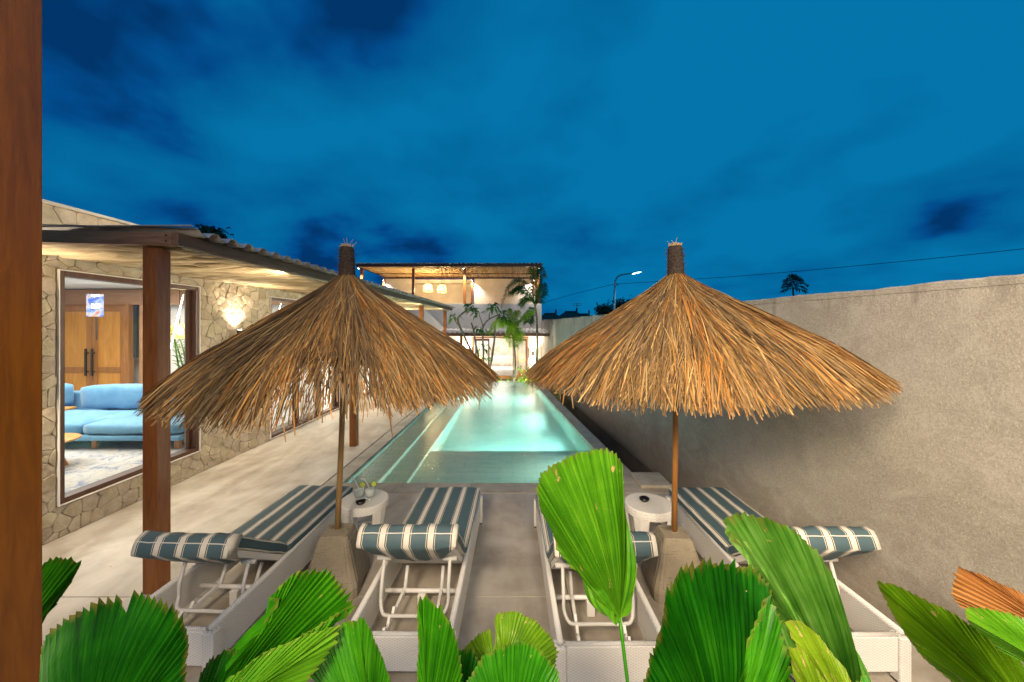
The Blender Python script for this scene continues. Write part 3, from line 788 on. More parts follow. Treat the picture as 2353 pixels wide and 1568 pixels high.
# sofa
sf = empty('blue_sofa', (0, 0, 0), label='sky blue velvet sofa with loose back cushions on wooden legs inside the villa', cat='sofa')
def cush(name, m, parent, x0, x1, y0, y1, z0, z1, r=.06, puff=.03, seed=0):
    b = MB(); nxx, nyy, nzz = 12, 8, 5
    cx_, cy_, cz_ = (x0+x1)/2, (y0+y1)/2, (z0+z1)/2; hx_, hy_, hz_ = (x1-x0)/2, (y1-y0)/2, (z1-z0)/2
    import itertools
    cache = {}
    def vv(i, j, k):
        key = (i, j, k)
        if key not in cache:
            u, v_, w_ = i/nxx*2-1, j/nyy*2-1, k/nzz*2-1
            p = Vector((u*hx_, v_*hy_, w_*hz_))
            inner = Vector((max(-hx_+r, min(hx_-r, p.x)), max(-hy_+r, min(hy_-r, p.y)), max(-hz_+r, min(hz_-r, p.z))))
            dlt = p - inner
            if dlt.length > 1e-6: p = inner + dlt.normalized() * r
            q = (1-u*u)*(1-v_*v_)
            p.z += (1 if w_ > 0 else -.3)*abs(w_)*puff*q
            p.y += v_*puff*.5*(1-u*u)*(1-w_*w_)
            nn = mnoise.noise(Vector((p.x*4+seed, p.y*4, p.z*4)))*.014
            p += Vector((nn, nn, nn))
            cache[key] = b.vert((cx_+p.x, cy_+p.y, cz_+p.z))
        return cache[key]
    for i in range(nxx):
        for j in range(nyy):
            b.face((vv(i,j,0), vv(i,j+1,0), vv(i+1,j+1,0), vv(i+1,j,0))); b.face((vv(i,j,nzz), vv(i+1,j,nzz), vv(i+1,j+1,nzz), vv(i,j+1,nzz)))
    for i in range(nxx):
        for k in range(nzz):
            b.face((vv(i,0,k), vv(i+1,0,k), vv(i+1,0,k+1), vv(i,0,k+1))); b.face((vv(i,nyy,k), vv(i,nyy,k+1), vv(i+1,nyy,k+1), vv(i+1,nyy,k)))
    for j in range(nyy):
        for k in range(nzz):
            b.face((vv(0,j,k), vv(0,j,k+1), vv(0,j+1,k+1), vv(0,j+1,k))); b.face((vv(nxx,j,k), vv(nxx,j+1,k), vv(nxx,j+1,k+1), vv(nxx,j,k+1)))
    return b.build(name, m, parent, smooth=True)
sy0, sy1 = 6.05, 7.35
bx('base', M['sofa'], sf, -8.9, -5.35, sy0-.02, sy1, 0.30, 0.38, .02)
cush('seat_cushion', M['sofa'], sf, -8.9, -6.98, sy0, 7.1, 0.385, 0.58, .07, .04, 1)
cush('seat_cushion', M['sofa'], sf, -6.96, -5.36, sy0, 7.1, 0.385, 0.58, .07, .04, 5)
bx('backrest', M['sofa'], sf, -8.9, -5.4, 7.36, 7.55, 0.30, 0.86, .03)
cush('back_cushion', M['sofa'], sf, -9.9, -8.50, 7.02, 7.30, 0.62, 1.04, .05, .03, 2)
cush('back_cushion', M['sofa'], sf, -8.1, -6.62, 7.02, 7.30, 0.60, 1.02, .05, .03, 3)
cush('back_cushion', M['sofa'], sf, -6.58, -5.5, 7.02, 7.30, 0.60, 1.02, .05, .03, 4)
bx('wooden_shelf', M['door'], sf, -9.2, -8.12, 6.75, 7.0, 0.62, 0.655, .006)
for x in (-8.7, -6.86, -5.5):
    bx('leg', M['door_rail'], sf, x-.04, x+.04, sy0+.1, sy0+.16, RFZ, 0.299, .004)
    bx('leg', M['door_rail'], sf, x-.04, x+.04, 7.3, 7.36, RFZ, 0.299, .004)
tb = empty('coffee_table', label='small round pale wood table beside the sofa, at the left edge of the near window', cat='table')
MB().lathe([(0.33, 0.50), (0.36, 0.51), (0.36, 0.53), (0.34, 0.54)], 32, (-6.65, 5.32, 0.0)).build('tabletop', M['door'], tb, smooth=False)
for k in range(3):
    a = k*2.1+.4; MB().tube([(-6.65+.1*math.cos(a), 5.32+.1*math.sin(a), .5), (-6.65+.25*math.cos(a), 5.32+.25*math.sin(a), RFZ)], .02).build('leg', M['door_rail'], tb)
bx('rug', M['rug'], None, -8.9, lx(-4.98, 5), 4.4, 6.9, RFZ+.002, RFZ+.014, label='faded blue and cream patterned rug on the floor under the sofa', )
tag(bpy.data.objects['rug'], cat='rug')
# glowing panel and rod standing in for a reflection in the window glass
sc = empty('window_reflection', label='small blue and orange glowing panel on a thin black rod, standing in for a reflection in the near window', cat='reflection')
a = P(198, 728, 8.0); b_ = P(235, 676, 8.0)
bx('reflected_display', M['reflection'], sc, a.x, b_.x, 8.0, 8.03, a.z, b_.z)
lb = MB()
for r_, (zz, w_) in enumerate(((.93, .5), (.52, .55), (.46, .62), (.40, .5))):
    for q in range(int(9*w_)+2):
        x_ = a.x + (b_.x-a.x)*(0.36 + q*0.085)
        if x_ > b_.x - .02: break
        z_ = a.z + (b_.z-a.z)*zz; s_ = .011
        lb.box(x_, x_+s_, 7.996, 7.999, z_-s_, z_+s_); 
lb.build('lettering', M['bulb'], sc)
MB().tube([P(221, 728, 8.01), P(222, 782, 8.01)], .012).build('rod', M['metal_black'], sc)
# dried palm decoration and rattan lamp in the room
pd = empty('potted_palm', label='tall grey-green palm frond arrangement against the white wall inside the near window', cat='plant')
def frond(b, pts, ll, n, droop=0.5, wid=.02, rnd=None, up=Vector((0, 0, 1)), taper=True, sq=0.6):
    rnd = rnd or random
    cv = catmull(pts, 6); L_ = len(cv)
    b.tube(cv, [0.016*(1-k/L_)+.004 for k in range(L_)], 5)
    for k in range(n):
        t = 0.12 + 0.88*k/n; f = t*(L_-1); i0 = min(int(f), L_-2); p = cv[i0].lerp(cv[i0+1], f-i0)
        tg = (cv[i0+1]-cv[i0]).normalized(); sd = tg.cross(up)
        if sd.length < .1: sd = tg.cross(Vector((0, 1, 0)))
        sd.normalize()
        for s in (-1, 1):
            l = ll*(1.0 - 0.75*abs(t-0.45)**1.4*1.6)*rnd.uniform(.8, 1.1) if taper else ll*rnd.uniform(.8, 1.1)
            dr = (sd*s*rnd.uniform(.7, 1.0) + tg*sq + Vector((rnd.uniform(-.35, .35), rnd.uniform(-.35, .35), rnd.uniform(-.35, .65)))).normalized()
            e1 = p + dr*l*.5; e2 = p + dr*l + Vector((0, 0, -droop*l))
            wv = tg*wid/2
            q0, q1, q2, q3, q4 = b.vert(p-wv*.5), b.vert(p+wv*.5), b.vert(e1+wv), b.vert(e1-wv), b.vert(e2)
            u = k/n
            b.face((q0, q1, q2, q3), [(u, 0), (u, 0), (u, .5), (u, .5)]); b.face((q3, q2, q4), [(u, .5), (u, .5), (u, 1)])
dp = 6.6
fb = MB()
for (pts_) in ([(428, 905), (424, 860), (408, 800), (388, 745)], [(426, 900), (412, 850), (402, 790), (396, 752)], [(430, 905), (428, 850), (420, 800), (405, 760)]):
    frond(fb, [P(x, y, dp) for x, y in pts_], .13, 26, .3, .014, random.Random(3))
fb.build('frond', M['foliage'], pd); 
MB().lathe([(.08, 0), (.13, .12), (.12, .3), (.06, .42), (.07, .45)], 20, (P(428, 905, dp).x, dp, RFZ)).build('vase', M['pillow'], pd, smooth=True)
def basket(name, label, c, r, h, parent=None, group=None, cord=None, energy=6, rib=.004, n=24, cat='lamp'):
    e = empty(name, c, label=label, cat=cat, group=group)
    sh = MB()
    prof = [(r, -h), (r*1.0, -h*.7), (r*.93, -h*.42), (r*.72, -h*.15), (r*.35, -h*.02), (r*.1, 0)]
    for k in range(n):
        a = 2*math.pi*k/n
        sh.tube([(p[0]*math.cos(a), p[0]*math.sin(a), p[1]) for p in prof], rib, 4, False)
    for (rr, zz) in ((r, -h), (r, -h*.85), (r*.985, -h*.6), (r*.85, -h*.28), (r*.5, -h*.07), (r*.99, -h*.93)):
        sh.tube([(rr*math.cos(2*math.pi*k/20), rr*math.sin(2*math.pi*k/20), zz) for k in range(21)], rib*1.6, 4, False)
    sh.build('shade', M['rattan'], e)
    MB().lathe([(.0, -.05), (.035, -.03), (.045, 0.0), (.03, .05), (.015, .09)], 12, (0, 0, -h*.55)).build('bulb', M['bulb_warm'], e, smooth=True)
    if cord: MB().tube([(0, 0, 0), (0, 0, cord)], .006, 5).build('cord', M['metal_black'], e)
    lamp('lamp_light', 'POINT', (0, 0, -h*.55), energy, (1, .68, .32), .06, parent=e)
    return e
basket('rattan_lamp', 'dome rattan lamp hanging by the palm frond inside the near villa window', P(413, 745, 6.4), .17, .24, cord=.8, energy=4, rib=.003)

# wall lamps on the stone wall
def sconce(name, label, x, y, z, eu, ed, group, rz=0, nrm=(1, 0)):
    e = empty(name, (x, y, z), rz, label=label, cat='wall lamp', group=group)
    ox, oy = nrm[0]*.07, nrm[1]*.07
    b = MB(); b.lathe([(.038, -.11), (.038, .11)], 16, (ox, oy, 0)); b.build('housing', M['metal_black'], e, smooth=False)
    bk = MB(); bk.bar((0, 0, 0), (ox, oy, 0), .03, .05); bk.build('bracket', M['metal_black'], e)
    MB().lathe([(.030, .1115), (.0301, .1125)], 12, (ox, oy, 0)).build('lens', M['bulb'], e)
    MB().lathe([(.030, -.1125), (.0301, -.1115)], 12, (ox, oy, 0)).build('lens', M['bulb'], e)
    if eu: lamp('up_light', 'SPOT', (ox, oy, .13), eu, WARM, .03, rot=(R(180), 0, 0), spot=125, blend=.8, parent=e)
    if ed: lamp('down_light', 'SPOT', (ox, oy, -.13), ed, WARM, .03, rot=(0, 0, 0), spot=125, blend=.8, parent=e)
    return e
names = ['cylindrical black up-and-down lamp on the stone wall before the near window', 'cylindrical black up-and-down lamp on the stone wall between the near window and the glazed doors',
         'cylindrical black up-and-down lamp on the stone wall between the two sets of glazed doors', 'cylindrical black up-and-down lamp at the far end of the stone wall']
for nm, yy in zip(names, (3.12, 6.15, 10.45, 14.5)):
    sconce('wall_lamp', nm, lx(WX+.035, yy), yy, 1.98, 42 if yy < 10 else 50, 50, 'lamps on the stone wall')

# =================================================================== PERGOLA
pg = empty('pergola', rz=LV, label='lean-to pergola with brown timber posts, corrugated top and bleached branch ceiling along the stone wall', cat='pergola')
PX0, PX1, PY0, PY1 = -4.60, -2.666, 2.90, 15.28
def pz(x): return 2.79 + (PX1 - x) * 0.028          # underside rises gently to the wall
for yy in (2.96, 6.65, 11.38, 15.09):
    bx('post', M['post'], pg, -3.01, -2.89, yy, yy+.12, 0.0, 2.79, .004)
b = MB(); b.box(PX1-.05, PX1, PY0, PY1, 2.785, 2.888); b.build('fascia_beam', M['beam_y'], pg, bevel=.004)
fbm = MB(); v = [fbm.vert(p) for p in ((PX0-.0, PY0-.001, pz(PX0)-.01), (PX1-.052, PY0-.001, pz(PX1)-.007), (PX1-.052, PY0+.049, pz(PX1)-.007), (PX0, PY0+.049, pz(PX0)-.01),
     (PX0, PY0-.001, pz(PX0)+.09), (PX1-.052, PY0-.001, pz(PX1)+.093), (PX1-.052, PY0+.049, pz(PX1)+.093), (PX0, PY0+.049, pz(PX0)+.09))]
for q in ((0,3,2,1),(4,5,6,7),(0,1,5,4),(1,2,6,5),(2,3,7,6),(3,0,4,7)): fbm.face([v[i] for i in q])
fbm.build('front_beam', M['beam_x'], pg, bevel=.004)
bx('fascia_beam', M['beam_y'], pg, -3.0, -2.9, PY0+.06, PY1, 2.80, 2.87)
bx('end_beam', M['beam_x'], pg, PX0, PX1-.052, PY1-.06, PY1-.002, 2.80, 2.885)
bx('fixing_bolt', M['metal_black'], pg, PX1-.10, PX1-.085, PY0-.004, PY0+.001, 2.81, 2.825)
bx('fixing_bolt', M['metal_black'], pg, PX1-.10, PX1-.085, PY0-.004, PY0+.001, 2.855, 2.87)
rb = random.Random(5)
yy = PY0 + .15; prev = None; k = 0
while yy < PY1 - .1:
    r_ = rb.uniform(.045, .085); n = 11; pts_ = []
    ph = rb.uniform(0, 6); am = rb.uniform(.015, .045); amz = rb.uniform(.010, .035)
    for i in range(n+1):
        x_ = PX0 + .03 + (PX1 - .06 - PX0 - .03)*i/n
        pts_.append((x_, yy + math.sin(i*.9+ph)*am + rb.uniform(-.010, .010), pz(x_) + .005 + rb.uniform(-1, 1)*amz + r_*0.3))
    b = MB(); b.tube(pts_, [r_*rb.uniform(.62, 1.18) for _ in pts_], 7, True)
    b.v = [(q[0], q[1], pz(q[0]) + .012 + (q[2]-pz(q[0])-.012)*.5) for q in b.v]
    b.build('ceiling_branch', M['branch'], pg, smooth=True)
    yy += r_*rb.uniform(1.95, 2.3); k += 1
bx('led_strip', M['white_metal'], pg, PX1-.062, PX1-.052, PY0+.1, PY1-.1, 2.780, 2.7845)
for k, yy in enumerate((4.4, 7.5, 10.6, 13.7)):
    lamp('led_strip_light', 'AREA', (lx(PX1-.08, yy), yy, 2.765), 38, (1.0, .87, .68), .03, 2.8, target=(lx(-4.6, yy), yy, 2.3))
lnb = MB(); lnv = [lnb.vert(p) for p in ((PX0+.02, PY0+.1, pz(PX0)+.062), (PX1-.06, PY0+.1, pz(PX1)+.062), (PX1-.06, PY1-.1, pz(PX1)+.062), (PX0+.02, PY1-.1, pz(PX0)+.062))]; lnb.face(lnv)  # dark sheet added to put shade into the gaps between branches
lnb.build('gap_shade_sheet', M['lining'], pg)
# corrugated sheets, one metre each
yy = PY0 + .02
while yy < PY1 + .02:
    y1_ = min(yy + 1.02, PY1 + .05); b = MB(); n = int((y1_-yy)/.0125) + 1; pr = None
    for i in range(n+1):
        y_ = yy + (y1_-yy)*i/n
        h = .022*max(-1, min(1, 1.5*math.cos(2*math.pi*(y_-2.93)/.2)))
        lift = .004*(i/n)
        e = [b.vert((x_, y_, pz(x_) + .118 + h + lift)) for x_ in (PX0, (PX0+PX1)/2, PX1 + .115)] + [b.vert((x_, y_, pz(x_) + .114 + h + lift)) for x_ in (PX1 + .115, PX0)]
        if pr:
            b.face((pr[0], e[0], e[1], pr[1])); b.face((pr[1], e[1], e[2], pr[2])); b.face((pr[2], e[2], e[3], pr[3])); b.face((pr[3], e[3], e[4], pr[4]))
        pr = e
    b.build('roof_sheet', M['roof'], pg, smooth=False)
    yy += 1.0
bx('roof_flashing', M['roof'], pg, PX0, PX1+.11, PY0-.012, PY0+.018, 2.935, 2.942)

# near post at the left edge of the view, belongs to the pavilion the picture is taken from
np_ = empty('pavilion_post', label='orange-brown timber post standing very near at the left edge of the view', cat='post')
bx('shaft', M['near_post'], np_, -1.565, -1.425, 1.00, 1.14, -0.1, 4.2, .004)

# =================================================================== GUEST HOUSE (far end)
gh = empty('guest_house', label='two-storey cream guest house beyond the pool with stick-roofed upper terrace and lit bedroom below', cat='house')
GD = 18.9; GF = -0.95                # facade distance, floor level of the lower garden
GX0 = -7.7; GX1 = rx(2.94, GD)
def gx(x): return (x - CX) * GD / F
def gz(y, d=GD): return H + (CY - y) * d / F
dl, dr = gx(1085), gx(1215)          # door opening
dtopz = gz(774.5)
bx('wall', M['plaster'], gh, GX0, dl, GD, GD+.18, GF-.5, 2.0)
bx('wall', M['plaster'], gh, dr, GX1, GD, GD+.18, GF-.5, 2.0)
bx('wall', M['plaster'], gh, dl, dr, GD, GD+.18, dtopz, 2.0)
bx('floor_plinth', M['coping'], gh, GX0, GX1, 17.6, GD-.002, GF-.5, GF)
# bedroom shell
bx('bedroom_floor', M['floor_in'], gh, -4.6, 1.38, GD+.19, 24.0, GF-.2, GF)
bx('bedroom_wall', M['white_wall'], gh, -4.6, 1.38, 23.6, 23.8, GF, 1.95)
bx('bedroom_wall', M['white_wall'], gh, -4.8, -4.6, GD+.19, 23.8, GF, 1.95)
bx('bedroom_wall', M['white_wall'], gh, 1.15, 1.30, GD+.19, 23.59, GF, 1.95)
bx('bedroom_ceiling', M['white_wall'], gh, -4.6, 1.38, GD+.19, 23.8, 1.951, 2.0)
lamp('bedroom_ceiling_light', 'AREA', (-1.3, 21.6, 1.9), 48, (1, .93, .84), 2.2, 2.6, rot=(0, 0, 0))
# doors
fr = MB(); w = .07
fr.box(dl, dl+w, GD-.03, GD+.1, GF, dtopz); fr.box(dr-w, dr, GD-.03, GD+.1, GF, dtopz); fr.box(dl+w, dr-w, GD-.03, GD+.1, dtopz-w, dtopz)
fr.box(dl+w, dr-w, GD-.03, GD+.1, GF, GF+.04)
dframe = fr.build('door_frame', M['post'], gh, bevel=.004)
for (a, c, yy, mm) in ((gx(1092), gx(1125), GD-.045, M['frame']), (gx(1178), gx(1211), GD-.045, M['frame'])):
    s = .075; z0, z1 = GF+.05, dtopz-.09
    b = MB(); b.box(a, a+s, yy, yy+.04, z0, z1); b.box(c-s, c, yy, yy+.04, z0, z1); b.box(a+s, c-s, yy, yy+.04, z1-s*1.5, z1); b.box(a+s, c-s, yy, yy+.04, z0, z0+s)
    o = b.build('sliding_door', mm, gh, bevel=.003)
    bx('pane', M['glass'], o, a+s, c-s, yy+.015, yy+.023, z0+s, z1-s*1.5)
# marble arch behind the bed
AY = 23.55
def aX(x): return (x-CX)*AY/F
def aZ(y): return H + (CY-y)*AY/F
b = MB(); n = 24; x0, x1 = aX(1124), aX(1192); r_ = (x1-x0)/2; zc_ = aZ(776) - r_
ring = [(x0, aZ(850)), (x1, aZ(850))] + [((x0+x1)/2 + r_*math.cos(math.pi*k/n), zc_ + r_*math.sin(math.pi*k/n)) for k in range(n+1)]
A_ = [b.vert((p[0], AY, p[1])) for p in ring]; B_ = [b.vert((p[0], AY+.04, p[1])) for p in ring]
b.face(A_); b.face(B_[::-1])
for k in range(len(ring)): b.face((A_[k], B_[k], B_[(k+1) % len(ring)], A_[(k+1) % len(ring)]))
b.build('arch_panel', M['arch'], gh)
bx('headboard_ledge', M['white_wall'], gh, aX(1122), aX(1178), 23.25, 23.54, GF, aZ(818), .01)
lamp('arch_light', 'SPOT', ((x0+x1)/2, 23.2, 1.85), 22, WHITE, .05, target=((x0+x1)/2, 23.55, 0.6), spot=50)
# bed
bed = empty('bed', label='low double bed with white linen and two taupe pillows in the far bedroom', cat='bed')
BY = 21.4
def bX(x, d=BY): return (x-CX)*d/F
bx('bed_base', M['door'], bed, bX(1122), bX(1192), BY, 23.2, GF+.08, GF+.30, .01)
for x in (bX(1126), bX(1188)): bx('leg', M['door_rail'], bed, x-.05, x+.05, BY+.1, BY+.2, GF, GF+.079)
cush('duvet', M['linen'], bed, bX(1121), bX(1190), BY-.04, 22.9, GF+.25, GF+.66, .10, .03, 8)
for k in range(4):
    x = bX(1131 + k*14); bx('fold', M['linen'], bed, x-.012, x+.012, BY-.075, BY-.045, GF+.32, GF+.60, .01)
for (a, c) in ((1130.5, 1147.5), (1158, 1174)):
    cush('pillow', M['pillow'], bed, bX(a, 22.95), bX(c, 22.95), 22.93, 23.1, gz(852, 22.95), gz(836, 22.95), .05, .02, a)
basket('bedside_lamp', 'small rattan lamp left of the bed in the far bedroom', (aX(1103)+.05, 22.6, gz(814, 22.6)), .16, .40, energy=5, cord=.9, rib=.006, n=14, group='rattan lamps beside the bed')
basket('bedside_lamp', 'small rattan lamp right of the bed in the far bedroom', ((1210.5-CX)*22.6/F-.28, 22.6, gz(814, 22.6)), .16, .40, energy=5, cord=.9, rib=.006, n=14, group='rattan lamps beside the bed')
nt_ = empty('bedside_table', label='small pale wood bedside table right of the bed in the far bedroom', cat='table')
xq = (1199-CX)*22.4/F
bx('table_top', M['door'], nt_, xq-.22, xq+.28, 22.2, 22.6, GF+.45, GF+.5, .01); bx('cabinet', M['door'], nt_, xq-.2, xq+.26, 22.22, 22.58, GF+.05, GF+.449)
# facade details
for gxx, lab in ((-2.6, 'left of the frangipani'), (-.55, 'below the bed'), (.55, 'beside the short palm')):  # spotlights added to brighten the planting at the far end
    gl_ = empty('added_spotlight', (gxx, 15.2, GF), label='small black spotlight added to brighten the sunken bed ' + lab, cat='added light', group='added spotlights')
    MB().tube([(0, 0, -.03), (0, 0, .12)], .015, 6).build('spike', M['metal_black'], gl_)
    MB().tube([(0, -.02, .12), (0, .06, .2)], .04, 12).build('head', M['metal_black'], gl_)
    lamp('added_spot_light', 'SPOT', (0, .08, .22), 420, (1, .93, .8), .04, rot=(R(138), 0, 0), spot=120, blend=.8, parent=gl_)
sconce('wall_lamp', 'cylindrical black up-and-down lamp on the cream facade right of the far bedroom doors', gx(1224.2), GD-.004, gz(812), 120, 80, 'lamps on the far facade', nrm=(0, -1))
sconce('wall_lamp', 'cylindrical black up-and-down lamp on the cream facade left of the far bedroom doors', gx(1073), GD-.004, gz(812), 120, 80, 'lamps on the far facade', nrm=(0, -1))
# canopy over the doors
cz0 = gz(773, 16.4)
b = MB(); CXL = -3.2; CXR = rx(2.94, 16.4)
b.box(CXL, CXR, 16.4, 16.48, cz0, cz0+.13); b.build('canopy_beam', M['frame'], gh, bevel=.004)
for x in (-3.0, (1059-CX)*16.4/F): bx('canopy_post', M['post'], gh, x-.055, x+.055, 16.5, 16.61, GF, cz0)
b = MB(); pr = None; nn = int((CXR-CXL)/.025)
for i in range(nn+1):
    x_ = CXL + (CXR-CXL)*i/nn; h = .028*max(-1, min(1, 1.5*math.cos(2*math.pi*x_/.2)))
    xb = min(x_, rx(2.93, GD))
    e = [b.vert((x_, 16.33, cz0+.165+h)), b.vert((xb, GD-.002, cz0+.32+h)), b.vert((xb, GD-.002, cz0+.30+h)), b.vert((x_, 16.33, cz0+.155+h))]
    if pr: b.face((pr[0], e[0], e[1], pr[1])); b.face((pr[2], e[2], e[3], pr[3])); b.face((pr[3], e[3], e[0], pr[0]))
    pr = e
b.build('canopy_roof', M['roof'], gh)
bx('canopy_ceiling', M['plaster'], gh, CXL+.05, rx(2.93, GD)-.02, 16.5, GD-.01, cz0+.10, cz0+.125)
# upper floor
PT = gz(698.7)
bx('parapet', M['grey_plaster'], gh, GX0, GX1+.04, GD-.06, GD+.1, 2.001, PT, .006)
bx('upper_floor', M['coping'], gh, GX0, GX1, GD+.11, 23.6, 2.002, 2.2)
bx('parapet_side', M['grey_plaster'], gh, GX0, GX0+.16, GD+.11, 23.6, 2.201, PT)
BW = 22.9
def ux(x, d): return (x-CX)*d/F
UZ = 5.10
bx('upper_wall', M['plaster'], gh, ux(886, BW), ux(948, BW), BW, BW+.15, 2.2, UZ)
bx('upper_wall', M['plaster'], gh, ux(948, BW)-.1, ux(1083, BW), BW+1.0, BW+1.15, 2.2, UZ-.22)
bx('upper_wall', M['plaster'], gh, ux(948, BW)-.1, ux(1083, BW), BW+.03, BW+.99, UZ-.3, UZ-.1)
bx('upper_wall', M['plaster'], gh, ux(948, BW)-.101, ux(948, BW), BW+.151, BW+1.0, 2.2, UZ)
bx('upper_wall', M['plaster'], gh, ux(1089, BW), GX1-.1, BW, BW+.15, 2.2, UZ)
bx('upper_wall', M['plaster'], gh, GX1-.1, GX1+.03, 21.2, BW+.15, 2.2, UZ)
bx('upper_beam', M['beam_in'], gh, ux(1118, BW), ux(1172, BW), BW-.12, BW-.005, gz(716, BW)+.2, gz(708, BW)+.22)
FD = 18.55
rl, rr = ux(818, FD), ux(1243.5, FD)
cols = [(ux(822.5, FD), FD), (ux(943.7, FD), FD), (ux(1064.8, FD), FD), (ux(1238.5, FD), FD), (ux(883, BW), BW-.14), (ux(1084.8, BW), BW-.14), (ux(1227, BW), BW-.14)]
for k, (x_, d_) in enumerate(cols):
    lo = PT-.001 if d_ == FD else 2.2
    if d_ == FD: lo = 2.0
    yy0 = d_ + (.44 if d_ == FD else 0)
    bx('column', M['post'], gh, x_-.065, x_+.065, yy0, yy0+.13, 2.21, UZ-.02, .004)
    if k in (0, 2, 3, 4, 5, 6):
        ys_ = FD + .05 if d_ == FD else yy0 - .05
        zt_ = UZ - .002 if d_ == FD else UZ - .09
        MB().lathe([(.035, 0), (.035, .09)], 12, (x_, ys_, zt_-.09)).build('spot_housing', M['white_metal'], gh)
        MB().lathe([(.028, -.004), (.028, -.001)], 12, (x_, ys_, zt_-.09)).build('spot_lens', M['bulb'], gh)
        if d_ == FD: lamp('column_spot', 'SPOT', (x_, ys_, zt_-.11), 230, (1, .94, .86), .03, target=(x_, 18.9, 2.6), spot=110, blend=.9)
        else: lamp('column_spot', 'SPOT', (x_ + (.06 if k != 6 else -.25), ys_-.05, zt_-.11), 110, (1, .94, .86), .03, target=(x_ + (.25 if k != 6 else -.35), BW, 2.2), spot=105, blend=.8)
bx('roof_beam', M['frame'], gh, rl, rr, FD, FD+.1, UZ, UZ+.13, .004)
bx('roof_beam', M['frame'], gh, rl, rr, BW-.15, BW-.02, UZ-.06, UZ+.03)
bx('roof_beam', M['frame'], gh, rl, rl+.09, FD+.101, BW-.151, UZ, UZ+.10)
bx('roof_beam', M['frame'], gh, rr-.09, rr, FD+.101, BW-.151, UZ, UZ+.10)
bx('roof_batten', M['frame'], gh, rl+.1, rr-.1, 21.0, 21.06, UZ-.035, UZ+.0)
rb = random.Random(9); st = MB(); x_ = rl + .12; k = 0
while x_ < rr - .1:
    r_ = rb.uniform(.022, .034); pts_ = [(x_ + rb.uniform(-.02, .02), FD+.11 + (BW-FD-.28)*i/7, UZ + .035 + rb.uniform(-.012, .012)) for i in range(8)]
    o = MB().tube(pts_, r_, 5).build('ceiling_stick', M['stick'], gh, smooth=True) if k < 300 else None
    x_ += r_*rb.uniform(2.0, 3.0); k += 1
bx('roof_sheet', M['roof'], gh, rl-.02, rr+.02, FD+.12, BW, UZ+.075, UZ+.09)
b = MB(); pr = None; nn = int((rr-rl+.2)/.03)
for i in range(nn+1):
    xx = rl-.1 + (rr-rl+.2)*i/nn; h = .03*math.cos(2*math.pi*xx/.2)
    e = [b.vert((xx, FD-.08, UZ+.165+h)), b.vert((xx, BW+.3, UZ+.165+h)), b.vert((xx, BW+.3, UZ+.150+h)), b.vert((xx, FD-.08, UZ+.150+h))]
    if pr: b.face((pr[0], e[0], e[1], pr[1])); b.face((pr[2], e[2], e[3], pr[3])); b.face((pr[3], e[3], e[0], pr[0]))
    pr = e
b.build('roof_corrugation', M['roof'], gh)
for (xp, nm) in ((983.4, 'left'), (1015.5, 'right')):
    c = P(xp, 652.5 if nm == 'left' else 654.5, 20.8)
    basket('pendant_lamp', '%s one of the two glowing rattan pendant lamps under the far upper roof' % nm, c, .245, .42, cord=UZ - c.z, energy=240, rib=.009, n=20, group='pendant lamps on the upper terrace')

